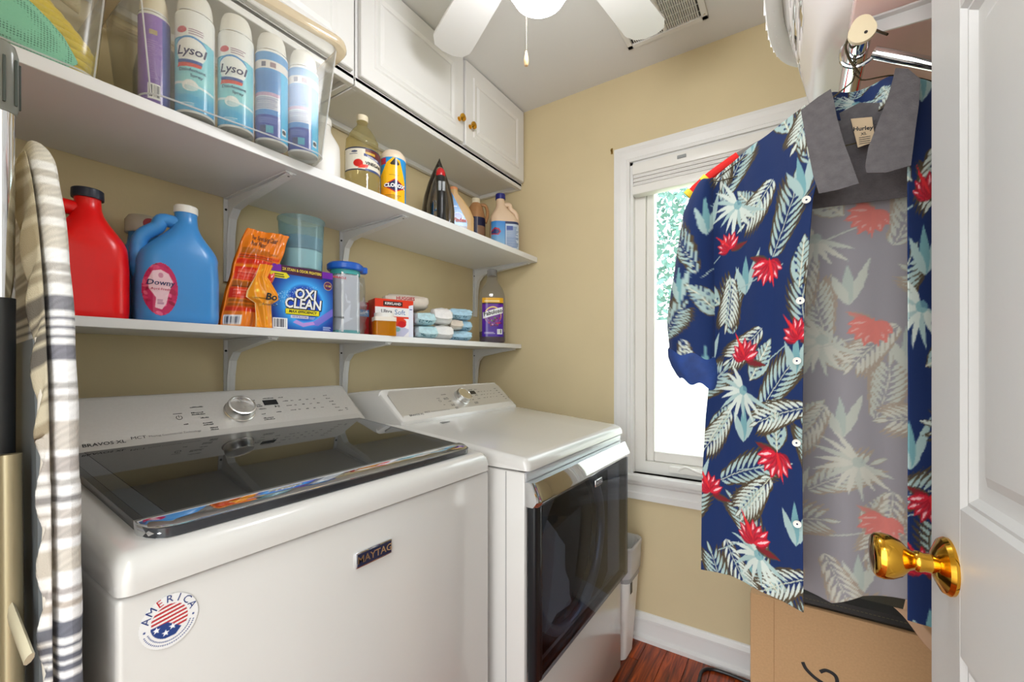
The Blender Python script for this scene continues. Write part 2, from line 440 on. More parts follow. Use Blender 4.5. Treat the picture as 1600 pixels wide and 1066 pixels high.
fr.build('frame', WPLA, win, smooth=False)
sx0, sx1, sz0, sz1 = fx0+.044, fx1-.044, fz0+.05, fz1-.04
sa = MB(); w_ = .034
for a in ((sx0, .045, sz0, sx0+w_, .09, sz1), (sx1-w_, .045, sz0, sx1, .09, sz1), (sx0+w_, .045, sz0, sx1-w_, .09, sz0+w_+.01), (sx0+w_, .045, sz1-w_, sx1-w_, .09, sz1)): sa.box(*a, .004, 1)
sash = sa.build('sash', WPLA, win)
MB().box(sx0+w_-.004, .066, sz0+w_, sx1-w_+.004, .070, sz1-w_+.004).build('pane', clear('window glass', (250, 253, 252), .0, .0, 1.45), sash, smooth=False)
cr_ = MB(); cr_.box(-.44, .008, WZ0+.018, -.30, .032, WZ0+.046, .006); ck = cr_.build('crank_housing', WPLA, win)
MB().tube(smoothpath([(-.40, .0, WZ0+.036), (-.37, -.004, WZ0+.052), (-.33, -.004, WZ0+.040), (-.31, -.002, WZ0+.036)]), .005).build('crank_handle', WPLA, ck)

# cellular shade drawn up
bl = thing('window_blind', 'white shade raised to the top of the window', 'blind', (0, YB+.012, 0))
b0, b1 = WX0+.014, WX1-.014
MB().box(b0, -.030, 1.985, b1, .016, 2.032, .004).build('headrail', WPLA, bl)
st = MB()
for k in range(6):
    z = 1.985 - .008*(k+1); st.box(b0+.003, -.024-.003*(k % 2), z+.0008, b1-.003, .012, z+.0075, .001, 1)
st.build('pleat_stack', mat('shade fabric', (232, 230, 226), .8), bl)
MB().box(b0, -.032, 1.898, b1, .016, 1.936, .005).build('bottom_rail', WPLA, bl)
MB().box(-.40, -.036, 2.005, -.365, -.030, 2.018, .002).build('clip', clear('clip plastic', (220, 222, 222), .4), bl)

nl = MB(); nl.lathe([(.004, 0), (.004, .008), (.0015, .008), (.0015, .012), (.003, .012), (.003, .014)], 8, M=Matrix.Translation((-.682, YB, 2.12)) @ Matrix.Rotation(R(90), 4, 'X'))
nl.box(-.686, YB-.004, 2.108, -.678, YB, 2.132); tag(nl.build('picture_hook', mat('aged brass', (150, 120, 60), .4, metal=.8)), 'tiny brass hook on the tan wall by the window corner', 'hook')

# outside: lawn, white fence, trees
struct(MB().box(-14, -16, -.35, 14, -.9, -.3).build('ground_passage', mat('pale paving', (206, 202, 192), .8), smooth=False))
struct(MB().box(-14, YB+.12, -.35, 14, 24, -.3).build('ground_outside', mat('pale grass', (186, 196, 160), .9), smooth=False))
fe = thing('vinyl_fence', 'white board fence seen through the lower window pane', 'fence', (0, 5.5, -.3))
FW = mat('white vinyl', (245, 245, 245), .5)
bmesh0 = None
for k in range(34):
    x = -3.6 + k*.16
    if bmesh0 is None: bmesh0 = MB().box(0, 0, .05, .156, .025, 1.97, .004, 1).build('board', FW, fe); ob = bmesh0
    else: ob = bmesh0.copy(); COL.objects.link(ob)
    ob.location.x = x
for z in (.1, 1.9): MB().box(-3.7, -.03, z, 1.9, 0, z+.1, .004, 1).build('rail', FW, fe)
for k in range(4): MB().box(-3.7+k*1.8, -.05, 0, -3.58+k*1.8, .06, 2.04, .006, 1).build('post', FW, fe)
def tree(x, y, h, r, n, lab):
    t = thing('leafy_tree', lab, 'tree', (x, y, -.3), group='trees behind the fence')
    MB().tube(smoothpath([(0, 0, 0), (.05, 0, h*.3), (-.05, .05, h*.6), (0, 0, h*.85)]), .1, rs=[.13-.005*i for i in range(19)]).build('trunk', mat('bark', (110, 95, 80), .9), t)
    pts = rng.normal(size=(n, 3)); pts /= np.linalg.norm(pts, axis=1)[:, None]; pts *= (rng.random(n)**.4)[:, None]*np.array([r, r, h*.46]); pts[:, 2] += h*.58
    d1 = rng.normal(size=(n, 3)); d1 /= np.linalg.norm(d1, axis=1)[:, None]; d2 = np.cross(d1, rng.normal(size=(n, 3))); d2 /= np.linalg.norm(d2, axis=1)[:, None]
    s1 = .085*(.7+.6*rng.random((n, 1))); V = np.stack([pts-d1*s1, pts+d2*s1*.5, pts+d1*s1, pts-d2*s1*.5], 1).reshape(-1, 3)
    me = bpy.data.meshes.new('foliage'); me.from_pydata(V.tolist(), [], [(4*i, 4*i+1, 4*i+2, 4*i+3) for i in range(n)])
    me.materials.append(mat('pale teal leaf', (112, 150, 142), .6)); o = link('foliage', me, t); o['kind'] = 'stuff'
tree(-3.2, 9.5, 6.5, 2.2, 5200, 'pale green tree showing in the upper left of the window')
tree(2.6, 10.5, 7., 2.4, 5200, 'pale green tree hidden mostly behind the hanging shirt')

# ------------------------------------------------------------------ wall cabinets (front faces +X; local front is -y)
CABW = mat('white cabinet paint', (232, 231, 229), .4, bump=.05, bscale=120)
def cab_door(parent, x0, x1, z0, z1, y):
    d = MB(); d.box(x0, y-.019, z0, x1, y, z1, .003, 1)
    door = d.build('door', CABW, parent)
    # raised panel: sloped bevel, then a flat field
    f = MB(); i0 = .062; i1 = .075; i2 = .088
    def ring(i, dy): return [Vector((x0+i, y-.019+dy, z0+i)), Vector((x1-i, y-.019+dy, z0+i)), Vector((x1-i, y-.019+dy, z1-i)), Vector((x0+i, y-.019+dy, z1-i))]
    f.loft([ring(.050, .0004), ring(.054, -.005), ring(i0, -.0045), ring(i1, .0003), ring(i1+.012, -.0055), ring(i2+.012, -.006)], False, True)
    f.build('raised_panel', CABW, door, ang=12)
    return door
def knob(parent, x, z, y):
    M = Matrix.Translation((x, y, z)) @ Matrix.Rotation(R(90), 4, 'X')
    MB().lathe([(.009, 0), (.009, .003), (.005, .005), (.005, .012), (.013, .016), (.0155, .021), (.014, .026), (.008, .029), (.001, .030)], 20, M=M).build('knob', BRASS, parent)
def cabinet(loc, w, splits, knobs, lab):
    dp = XL*-1 - 1.157; t = thing('wall_cabinet', lab, 'cabinet', loc, 90, 'wall cabinets under the ceiling')
    h = H - 2.05 - .002
    b = MB(); b.box(0, .0, .018, w, dp-.004, h)                                   # carcass, bottom set up behind the rails
    for a in ((0, 0, 0, w, .02, .03), (0, dp-.024, 0, w, dp-.004, .03), (0, .02, 0, .02, dp-.024, .03), (w-.02, .02, 0, w, dp-.024, .03)): b.box(*a, .002, 1)
    b.build('body', CABW, t)
    for (a, c), kx in zip(splits, knobs):
        dd = cab_door(t, a, c, .030, h-.004, -.001)
        knob(dd, kx, .115, -.020)
    return t
cabinet((-1.157, .862, 2.05), YB-.862-.003, [(.008, .507), (.520, .978)], [.478, .548], 'white wall cabinet pair of doors above the iron, against the back wall')
cabinet((-1.157, -.008, 2.05), .866, [(.01, .425), (.437, .852)], [.39, .465], 'white wall cabinet above the clear storage bins')

# ------------------------------------------------------------------ shelves on metal brackets
SHW = mat('white melamine', (232, 232, 232), .4)
BRK = mat('white powder coated metal', (226, 226, 226), .35)
def shelf(zt, th, xf, lab, drop):
    dp = xf - XL; t = thing('wall_shelf', lab, 'shelf', (XL+.001, 0, zt), 90, 'white bracketed wall shelves')
    MB().box(.005, -dp, -th, YB-.004, -.001, 0, .0012, 1).build('board', SHW, t)
    for yb in (.12, .617, 1.010, 1.812):
        b = MB(); w = .014; arm = dp*.93
        outer = [(0, -th), (0, -th-drop)]; 
        prof = [(0, -th-.001), (0, -th-drop), (.012, -th-drop), (.020, -th-.11), (.030, -th-.065), (.055, -th-.040), (.10, -th-.032), (arm*.7, -th-.018), (arm, -th-.008), (arm, -th-.001)]
        b.prism(prof, lambda a, c, h: Vector((yb+h, -a-.0006, c)), -.004, .004)
        b.box(yb-w, -.006, -th-drop, yb+w, -.0006, -th-.001); b.box(yb-w, -arm, -th-.004, yb+w, -.001, -th-.0006)
        # rolled flange along the curve
        fl = prof[2:9]
        for (a0, c0), (a1, c1) in zip(fl[:-1], fl[1:]):
            b.add([(yb-w*.8, -a0, c0), (yb+w*.8, -a0, c0), (yb+w*.8, -a1, c1), (yb-w*.8, -a1, c1), (yb-w*.8, -a0+.003, c0+.003), (yb+w*.8, -a0+.003, c0+.003), (yb+w*.8, -a1+.003, c1+.003), (yb-w*.8, -a1+.003, c1+.003)], [(0, 1, 2, 3), (7, 6, 5, 4), (0, 4, 5, 1), (2, 6, 7, 3), (1, 5, 6, 2), (0, 3, 7, 4)])
        br = b.build('bracket', BRK, t, ang=30)
        sc = MB(); sc.lathe([(.0035, 0), (.003, .002)], 8, M=Matrix.Translation((yb-.009, -.006, -th-.035)) @ Matrix.Rotation(R(90), 4, 'X'))
        sc.build('screw', mat('dark screw', (60, 58, 56), .4, metal=.7), br)
        MB().lathe([(.0035, 0), (.003, -.0015)], 8, c=(yb, 0), M=Matrix.Translation((0, -arm+.012, -th-.008))).build('screw', mat('dark screw', (60, 58, 56), .4, metal=.7), br)
    return t
shelf(1.270, .021, -1.157, 'lower white wall shelf holding detergent jugs', .235)
shelf(1.697, .025, -1.064, 'upper white wall shelf holding bins and the iron', .25)

# ------------------------------------------------------------------ washing machine and dryer
def top_cover(m, hw, yf, yb, zb, zf, zk, yk, rr=.017):
    """moulded appliance top: rounded front lip, gentle rise to the back, rounded sides"""
    es = [0, .002, .005, .009, .013, .017]
    st = [(-hw+e, e) for e in es] + [(-hw*.5, 99), (0, 99), (hw*.5, 99)] + [(hw-e, e) for e in reversed(es)]
    rings = []
    for x, e in st:
        o = 0 if e >= rr else rr - math.sqrt(max(rr*rr-(rr-e)**2, 0))
        of = o*.8; p = [(yb, zb), (yf+of, zb), (yf+of, zf-.03-o*.2)]
        for a in range(1, 6):
            an = R(90*a/5); p.append((yf+of+.028*(1-math.cos(an)), zf-.028+.028*math.sin(an)-o))
        p += [(yk, zk-o), (yb, zk-o)]; p = p[:2] + [(y_, max(z_, zb+.002+.0004*q_)) for q_, (y_, z_) in enumerate(p[2:])]
        rings.append([Vector((x, y, z)) for y, z in p])
    return m.loft(rings)
def console(t, hw, y0, z0, y1, z1, yb, zbk, shell, depth_end=.0):
    d = Vector((0, y1-y0, z1-z0)); Ls = d.length; d.normalize(); nrm = Vector((0, -d.z, d.y))
    prof = [(y0+.004, z0-.02), (y0, z0), (y0+.001, z0+.006), (y1, z1-.004), (y1+.008, z1+.003), (y1+.02, z1+.004), (yb, z1-.012), (yb, zbk)]
    m = MB(); rings = []
    for x, k in ((-hw, 1), (-hw+.003, .5), (-hw+.010, .12), (-hw+.02, 0), (hw-.02, 0), (hw-.010, .12), (hw-.003, .5), (hw, 1)):
        rings.append([Vector((x, y+ (0.010*k if i in (1, 2, 3) else 0), z-(.012*k if i in (3, 4, 5, 6) else 0))) for i, (y, z) in enumerate(prof)])
    m.loft(rings); c = m.build('console', shell, t, ang=30)
    fp = MB(); o = Vector((0, y0, z0))
    poly = [(-hw+.014, .006), (hw-.014, .006), (hw-.012, .02), (hw-.016, Ls-.018), (hw-.03, Ls-.003), (-hw+.03, Ls-.003), (-hw+.016, Ls-.018), (-hw+.012, .02)]
    S = lambda x, s, h=0: o + Vector((x, 0, 0)) + d*s + nrm*h
    fp.prism(poly, lambda a, b, h: S(a, b, h), -.002, .0025); f = fp.build('control_panel', SILV, c, ang=30)
    return c, f, S, Ls, d, nrm
def panel_print(f, S, Ls, kx, d, nrm):
    fn0 = lambda ox, os: (lambda x, y: S(ox+x, os+y, .0031))
    text('BRAVOS XL', .0108, fn0(-.283, .026), INK, f, .012, align='LEFT', sx=1.12)
    text('MCT', .010, fn0(-.212, .031), INK, f, 0, align='LEFT', sx=1.2)
    text('Maytag Commercial Technology', .0062, fn0(-.183, .031), mat('grey ink', (110, 110, 110), .6), f, 0, align='LEFT', sx=1.15)
    mk = MB()
    def dash(x, s, w, h=.0016):
        mk.add([S(x, s, .0031), S(x+w, s, .0031), S(x+w, s+h, .0031), S(x, s+h, .0031)], [(0, 1, 2, 3)])
    def words(x, s, w, n=1):
        for r_ in range(n):
            xx = x
            while xx < x+w:
                ww = random.uniform(.0015, .0035); dash(xx, s-r_*.0055, ww, random.choice((.0018, .0024, .003))); xx += ww+.0007
    for dx, ss, w, n in ((-.098, .100, .026, 1), (-.100, .083, .024, 2), (-.086, .066, .016, 1), (-.086, .050, .018, 2), (-.076, .034, .014, 2)): words(kx+dx, ss, w, n)
    for dx, ss, w, n in ((.034, .108, .010, 2), (.044, .092, .012, 2), (.046, .077, .016, 1), (.046, .060, .009, 1), (.046, .046, .024, 2)): words(kx+dx, ss, w, n)
    words(kx+.068, .112, .026); words(kx+.108, .112, .012); words(kx+.084, .062, .014)
    for r_ in range(3):
        for c_ in range(5): words(kx+.115+c_*.022+r_*.004, .098-r_*.017, .013 if c_ == 0 else .006, 1)
    for r_ in range(6): words(kx+.238+r_*.004, .108-r_*.0125, .012)
    words(kx+.285, .052, .006, 2); words(kx-.122, .052, .008)
    # play mark
    mk.add([S(kx+.088, .079, .0031), S(kx+.088, .087, .0031), S(kx+.0935, .083, .0031)], [(0, 1, 2)])
    for q in (.0955, .0985): mk.add([S(kx+q, .079, .0031), S(kx+q+.0014, .079, .0031), S(kx+q+.0014, .087, .0031), S(kx+q, .087, .0031)], [(0, 1, 2, 3)])
    # power ring
    for a in range(26):
        t0, t1 = R(120+a*12), R(132+a*12)
        if a > 24: break
        mk.add([S(kx-.125+.006*math.cos(t0), .074+.006*math.sin(t0), .0031), S(kx-.125+.006*math.cos(t1), .074+.006*math.sin(t1), .0031), S(kx-.125+.0048*math.cos(t1), .074+.0048*math.sin(t1), .0031), S(kx-.125+.0048*math.cos(t0), .074+.0048*math.sin(t0), .0031)], [(0, 1, 2, 3)])
    mk.add([S(kx-.1256, .074, .0031), S(kx-.1244, .074, .0031), S(kx-.1244, .081, .0031), S(kx-.1256, .081, .0031)], [(0, 1, 2, 3)])
    dash(kx-.134, .085, .017, .0014)
    mk.build('console_print', INK, f, smooth=False, fix=False)['kind'] = 'stuff'
    ds = MB(); ds.prism([(kx+.064, .090), (kx+.100, .090), (kx+.100, .107), (kx+.064, .107)], lambda a, b, h: S(a, b, h), .002, .0034); ds.build('display', mat('black display', (18, 19, 22), .12), f, smooth=False)
    M = Matrix(((1, 0, 0, kx), (0, nrm.y*0 + d.y, nrm.y, S(kx, .078).y), (0, d.z, nrm.z, S(kx, .078).z), (0, 0, 0, 1)))
    kb = MB().lathe([(.0345, .002), (.0345, .005), (.0325, .006), (.0315, .022), (.030, .0255), (.027, .0262), (.0262, .0255), (.001, .0258)], 40, M=M).build('cycle_knob', knobmat(), f, ang=25)
def knobmat():
    if 'spun steel' in MATS: return MATS['spun steel']
    m = mat('spun steel', (214, 213, 210), .22, metal=1)
    b = m.node_tree.nodes['Principled BSDF']; b.inputs['Anisotropic'].default_value = .85
    return m

W = thing('washing_machine', 'white top loading washer with dark glass lid and round sticker', 'washer', (-.634, .512, 0), 90)
hw = .352
MB().box(-hw, .002, .02, hw, .745, .910, .007, 3).build('cabinet', ENAM, W)
MB().box(-hw+.009, .010, .900, hw-.009, .73, .920).build('seam_gasket', BLACK, W, smooth=False)
top_cover(MB(), hw, -.003, .745, .9135, .958, 1.000, .45).build('top_cover', ENAM, W, ang=45)
for sx in (-1, 1):
    for y in (.06, .68): MB().lathe([(.02, 0), (.02, .012), (.01, .014), (.01, .03)], 12, c=(sx*.3, y)).build('foot', DGREY, W)
# lid
LG = mat('dark tinted lid glass', (16, 19, 23), .035, spec=1.0, coat=.35)
ly0, lz0, ly1, lz1 = .024, .963, .462, 1.006
ld = Vector((0, ly1-ly0, lz1-lz0)); LL = ld.length; ld.normalize(); ln = Vector((0, -ld.z, ld.y))
LS = lambda x, s, h=0: Vector((x, ly0, lz0)) + ld*s + ln*h
lx = .316
lid = MB(); rr = .03
lp = [(-lx, LL), (-lx, rr)] + [(-lx+rr*(1-math.cos(R(a))), rr*(1-math.sin(R(a)))) for a in (22, 45, 68, 90)] + [(lx-rr*(1-math.cos(R(a))), rr*(1-math.sin(R(a)))) for a in (90, 68, 45, 22)] + [(lx, rr), (lx, LL)]
lid.prism(lp, lambda a, b, h: LS(a, b, h), -.004, .008)
lido = lid.build('lid', mat('lid frame', (44, 46, 50), .15, coat=.3), W, ang=30)
g = MB(); g.prism([(-lx+.034, .052), (lx-.034, .052), (lx-.034, LL-.004), (-lx+.034, LL-.004)], lambda a, b, h: LS(a, b, h), .0078, .0088); g.build('glass_pane', LG, lido, smooth=False)
g = MB(); g.prism([(-lx+.010, .046), (lx-.010, .046), (lx-.010, LL-.002), (-lx+.010, LL-.002)], lambda a, b, h: LS(a, b, h), .0070, .0083); g.build('glass_border', mat('lid border glass', (52, 58, 66), .05, spec=1.0, coat=.3), lido, smooth=False)
ch = MB(); rings = []
for x, o in ((-lx-.002, .03), (-lx+.004, .014), (-lx+.012, .006), (-lx+.03, 0), (lx-.03, 0), (lx-.012, .006), (lx-.004, .014), (lx+.002, .03)):
    rings.append([LS(x, .048, .0075), LS(x, .048, .0105), LS(x, .012+o*.8, .0105), LS(x, .004+o, .008), LS(x, .0+o, .002), LS(x, .004+o, -.006), LS(x, .012+o, -.008)])
ch.loft(rings); ch.build('chrome_trim', CHROME, lido, ang=30)
lp2 = MB(); lp2.box(-lx+.02, ly0-.006, lz0-.014, lx-.02, ly0+.03, lz0-.008, .002, 1); lp2.build('finger_lip', BLACK, lido)
# console
c, f, S, Ls, d_, n_ = console(W, .340, .452, 1.004, .556, 1.103, .735, .98, mat('silver console shell', (190, 188, 184), .36, metal=.5))
panel_print(f, S, Ls, .005, d_, n_)
# badge and sticker on the front panel
BADGE = mat('navy badge', (30, 36, 62), .25)
def maker_badge(parent, cx, cz, y, w=.080, h=.028, flat=CHROME):
    b = MB().box(cx-w/2, y-.005, cz-h/2, cx+w/2, y, cz+h/2, .0025, 2).build('badge', flat, parent)
    MB().box(cx-w/2+.003, y-.0058, cz-h/2+.003, cx+w/2-.003, y-.004, cz+h/2-.003, .0004, 1).build('badge_field', BADGE, b, smooth=False)
    text('MAYTAG', h*.62, plane((cx, y-.0058, cz), (1, 0, 0), (0, 0, 1), (0, -1, 0)), CHROME, b, .02, sx=(w*.88)/(h*.62*3.75))
maker_badge(W, .0, .836, .002)
sk = Cv(.062, .066, .0006, (226, 226, 224), -.031, -.033)
for k in range(7): sk.poly([( -.018, -.014+.0048*k), (.02, -.008+.0048*k), (.02, -.0056+.0048*k), (-.018, -.0116+.0048*k)], (176, 38, 44))
sk.poly([(-.021, -.002), (-.002, -.001), (.012, -.012), (.006, -.019), (-.010, -.020), (-.020, -.012)], (32, 58, 120))
for k, (x, y) in enumerate(((-.013, -.006), (-.004, -.013), (.003, -.008))):
    sk.poly([(x+(.0042 if i % 2 == 0 else .0017)*math.cos(R(90+36*i)), y+(.0042 if i % 2 == 0 else .0017)*math.sin(R(90+36*i))) for i in range(10)], (240, 240, 240))
sk.a[(np.add.outer(sk.gy**2/.020**2, sk.gx**2/.019**2) > 1)] = np.array((226, 226, 224))/255
for r_ in (.0225, .0262):
    for a in range(200, 341, 5): sk.ell(r_*math.cos(R(a)), r_*1.06*math.sin(R(a)), .0008, .0007, (40, 60, 120))
for sx in (-1, 1): sk.ell(sx*.0245, -.003, .0012, .0012, (40, 60, 120))
scx, scz, sy_ = -.303, .866, .0008
Pst = np.zeros((sk.nv, sk.nu, 3)); GX, GY = np.meshgrid(sk.gx, sk.gy); Pst[..., 0] = scx+GX; Pst[..., 1] = sy_; Pst[..., 2] = scz+GY
sto = cgrid('sticker', Pst, sk.a, PRINTG, W, (GX**2/.030**2+GY**2/.032**2) <= 1)
for k, chh in enumerate('AMERICA'):
    a = 90 + (3-k)*23
    fn = (lambda a: (lambda x, y: Vector((scx + .0245*math.cos(R(a)) + x*math.cos(R(a-90)) - y*math.sin(R(a-90)), sy_-.0004, scz + .0262*math.sin(R(a)) + x*math.sin(R(a-90)) + y*math.cos(R(a-90))))))(a)
    text(chh, .0125, fn, mat('sticker red', (186, 40, 46), .5) if k == 2 else mat('sticker navy', (34, 56, 116), .5), sto, 0)

# dryer: open-fronted shell so the drum can be seen through the door glass
D = thing('clothes_dryer', 'white front loading dryer with dark glass door beside the window', 'dryer', (-.552, 1.246, 0), 90)
hw = .3475
sh = MB()
sh.box(-hw, .002, .02, -hw+.02, .745, .908, .006, 2); sh.box(hw-.02, .002, .02, hw, .745, .908, .006, 2)
sh.box(-hw+.003, .725, .025, hw-.003, .744, .906); sh.box(-hw+.003, .03, .88, hw-.003, .74, .906); sh.box(-hw+.01, .02, .03, hw-.01, .73, .06)
sh.build('cabinet', ENAM, D)
MB().box(-hw, -.001, .02, hw, .03, .375, .008, 2).build('lower_panel', ENAM, D)
MB().box(-hw+.003, .0, .878, hw-.003, .03, .908, .004, 1).build('upper_fascia', mat('light grey fascia', (196, 197, 200), .22, metal=.3), D)
# line between front frame and side panel
for sx in (-1, 1): MB().box(sx*hw-.0008, .055, .03, sx*hw+.0008, .0575, .905).build('side_seam', mat('seam grey', (150, 150, 148), .6), D, smooth=False)
top_cover(MB(), hw, -.010, .745, .912, .944, .985, .45).build('top_cover', ENAM, D, ang=45)
for sx in (-1, 1):
    for y in (.06, .68): MB().lathe([(.02, 0), (.02, .012), (.01, .014), (.01, .03)], 12, c=(sx*.3, y)).build('foot', DGREY, D)
# bulkhead ring and drum
bk = MB(); n = 40; cz = .60; ro = .235
outer = [];
for j in range(n):
    a = 2*PI*j/n; q = max(abs(math.cos(a))/(hw-.02), abs(math.sin(a))/.272); outer.append(Vector((math.cos(a)/q, .045, cz+.022+math.sin(a)/q)))
inner = [Vector((ro*math.cos(2*PI*j/n), .045, cz+ro*math.sin(2*PI*j/n))) for j in range(n)]
lip = [Vector((ro*.96*math.cos(2*PI*j/n), .065, cz+ro*.96*math.sin(2*PI*j/n))) for j in range(n)]
bk.loft([outer, inner, lip], False, False); bk.build('bulkhead', mat('dark bulkhead', (46, 48, 52), .3), D)
rg = MB(); rg.tube([(ro*1.03*math.cos(2*PI*j/n), .040, cz+ro*1.03*math.sin(2*PI*j/n)) for j in range(n+1)], .016, 10, False); rg.build('drum_ring', mat('blue grey drum ring', (150, 162, 178), .3, metal=.5), D)
dm = MB(); dm.lathe([(ro*.96, .0), (.27, .02), (.27, .55), (.02, .58)], 40, cap0=False, M=Matrix.Translation((0, .065, cz)) @ Matrix.Rotation(R(-90), 4, 'X')); dm.build('drum', mat('drum steel', (170, 172, 174), .3, metal=.8), D)
# door
dr = MB(); dz0, dz1 = .388, .872
for a in ((-hw+.006, -.026, dz0, -hw+.045, -.002, dz1), (hw-.030, -.026, dz0, hw-.004, -.002, dz1), (-hw+.04, -.022, dz0, hw-.02, -.002, dz0+.02), (-hw+.04, -.022, dz1-.04, hw-.02, -.002, dz1)): dr.box(*a, .007, 3)
door = dr.build('door', mat('black door frame', (22, 23, 26), .3, spec=.3), D)
gl = MB(); gl.box(-hw+.030, -.029, dz0+.002, hw-.006, -.022, dz1-.02, .0025, 2)
gl.build('door_glass', clear('smoked door glass', (196, 200, 208), .015, .02, 1.5, (120, 122, 126), .30), door)
hd = MB(); rings = []
for x, k in ((-hw+.004, 1), (-hw+.012, .3), (-hw+.02, 0), (hw-.02, 0), (hw-.010, .3), (hw-.004, 1)):
    rings.append([Vector((x, y+.010*k, z)) for y, z in ((-.003, .884), (-.022, .884), (-.040, .846), (-.040, .838), (-.031, .826), (-.029, .824), (-.003, .824))])
hd.loft(rings); hd.build('door_handle', CHROME, door, ang=25)
maker_badge(door, .045, .800, -.029, .054, .022, STEEL)
c, f, S, Ls, d_, n_ = console(D, .325, .452, .990, .556, 1.086, .735, .96, ENAM)
panel_print(f, S, Ls, .02, d_, n_)
MB().box(-.20, .405, .982, -.165, .417, .9835).build('info_label', mat('grey label', (150, 150, 150), .6), D, smooth=False)
# laundry in the drum
def cloth_heap(name, lab, loc, rings, m, cat='laundry'):
    n = 28; mb = MB(); rr_ = []
    for z, rx, ry, ox in rings:
        rr_.append([Vector((ox+(rx*(1+.22*math.sin(5*2*PI*j/n+z*20)+.1*math.sin(9*2*PI*j/n)))*math.cos(2*PI*j/n), ry*(1+.22*math.sin(5*2*PI*j/n+z*20))*math.sin(2*PI*j/n), z)) for j in range(n)])
    mb.loft(rr_); o = mb.build(name, m, ang=80); o.location = loc; o.rotation_euler = (0, 0, R(90)); return tag(o, lab, cat)
LIN = mat('pale grey linen', (214, 216, 220), .8, bump=.3, bscale=90)
cloth_heap('crumpled_shirt', 'pale grey garment standing up inside the dryer drum', (-.66, 1.20, .395), [(0, .13, .05, 0), (.08, .115, .05, .0), (.18, .085, .045, -.01), (.24, .06, .035, -.03), (.29, .035, .02, -.045), (.325, .008, .006, -.05)], LIN)
cloth_heap('crumpled_towel', 'pale grey bundled laundry low in the dryer drum', (-.70, 1.03, .44), [(0, .045, .05, 0), (.06, .05, .05, .0), (.13, .04, .045, .0), (.18, .02, .02, .0), (.19, .004, .004, 0)], LIN)

# ------------------------------------------------------------------ white panelled door, open, knob toward the room
dA = math.atan2(.9976, -.07)
door1 = sempty('door_1', (.196, .009, 0), math.degrees(dA))
DWd, DH, T = .740, 2.03, .035
st_ = .088; rails = [(0.01, .24), (.86, 1.02), (1.565, 1.66), (1.93, DH)]; mul = .10
cols = [(st_, (DWd-mul)/2), ((DWd+mul)/2, DWd-st_)]
for a in ((0, st_), (DWd-st_, DWd)): MB().box(a[0], -T, .01, a[1], 0, DH, .0015, 1).build('stile', DOORW, door1)
for z0, z1 in rails: MB().box(st_, -T, z0, DWd-st_, 0, z1).build('rail', DOORW, door1, smooth=False)
for (z0, z1) in ((.24, .86), (1.02, 1.565), (1.66, 1.93)):
    MB().box((DWd-mul)/2, -T, z0, (DWd+mul)/2, 0, z1).build('mullion', DOORW, door1, smooth=False)
    for x0, x1 in cols:
        for sgn, yy in ((1, 0), (-1, -T)):
            p = MB(); rings = []
            for i, dy in ((0, 0), (.006, -.004), (.010, -.0035), (.018, -.0085), (.024, -.0095), (.034, -.0095), (.046, -.004), (.05, -.0035)):
                rings.append([Vector((x0+i, yy+sgn*dy, z0+i)), Vector((x1-i, yy+sgn*dy, z0+i)), Vector((x1-i, yy+sgn*dy, z1-i)), Vector((x0+i, yy+sgn*dy, z1-i))])
            p.loft(rings, False, True); p.build('panel', DOORW, door1, ang=12)
kx_ = DWd-.058
for sgn, yy in ((1, 0), (-1, -T)):
    M = Matrix.Translation((kx_, yy, .945)) @ Matrix.Rotation(R(-90*sgn), 4, 'X')
    kn = MB().lathe([(.032, 0), (.0325, .003), (.030, .007), (.020, .012), (.013, .015)], 36, M=M).build('knob_rose', BRASS, door1, ang=30)
    MB().lathe([(.011, .010), (.0105, .022), (.012, .026), (.012, .029), (.0105, .031), (.013, .036), (.021, .043), (.0255, .052), (.0268, .060), (.0255, .066), (.022, .069), (.010, .070), (.001, .0695)], 36, M=M).build('door_knob', BRASS, kn, ang=40)
for z in (.25, 1.05, 1.8): MB().lathe([(.006, -.045), (.006, .045)], 10, c=(-.004, -.002), M=Matrix.Translation((0, 0, z))).build('hinge', BRASS, door1)

# ------------------------------------------------------------------ ceiling fan
FB = mat('white fan blade', (228, 227, 224), .45)
F = thing('ceiling_fan', 'white five blade ceiling fan with lit glass globe', 'fan', (-.470, .825, 0))
MB().lathe([(.065, H-.001), (.065, H-.02), (.03, H-.06), (.014, H-.065), (.014, H-.12), (.05, H-.13), (.095, H-.15), (.10, H-.20), (.095, H-.235), (.06, H-.25), (.05, H-.27), (.052, H-.30), (.04, H-.305)], 32).build('motor_housing', FB, F, ang=30)
MB().lathe([(.040, 2.135), (.052, 2.125), (.068, 2.095), (.075, 2.06), (.0755, 2.035), (.070, 2.005), (.055, 1.98), (.03, 1.966), (.001, 1.963)], 32).build('glass_globe', mat('lit opal glass', (255, 250, 240), .3, emit=((250, 251, 255), GLOBE)), F)
for k in range(5):
    an = R(90-9.2+72*k); ca, sa_ = math.cos(an), math.sin(an)
    fn = lambda a, b, h: Vector((a*ca - b*sa_, a*sa_ + b*ca, 2.212 + h + b*.10))
    w0, w1, L0, L1 = .05, .064, .14, .56
    poly = [(L0, -w0), (L1-.045, -w1), (L1-.012, -w1+.016), (L1, -w1+.045), (L1, w1-.045), (L1-.012, w1-.016), (L1-.045, w1), (L0, w0)]
    bl_ = MB(); bl_.prism(poly, fn, -.003, .004); bo = bl_.build('blade', FB, F, smooth=False)
    ir = MB(); ir.prism([(.085, -.012), (.15, -.02), (.19, -.035), (.20, 0), (.19, .035), (.15, .02), (.085, .012)], fn, .0045, .010); ir.build('blade_iron', FB, bo, smooth=False)
cx_, cy_ = -.052, .030
pc = MB(); z = 2.13
while z > 1.905: pc.sphere((cx_, cy_, z), .0016, n=6, m=4); z -= .0042
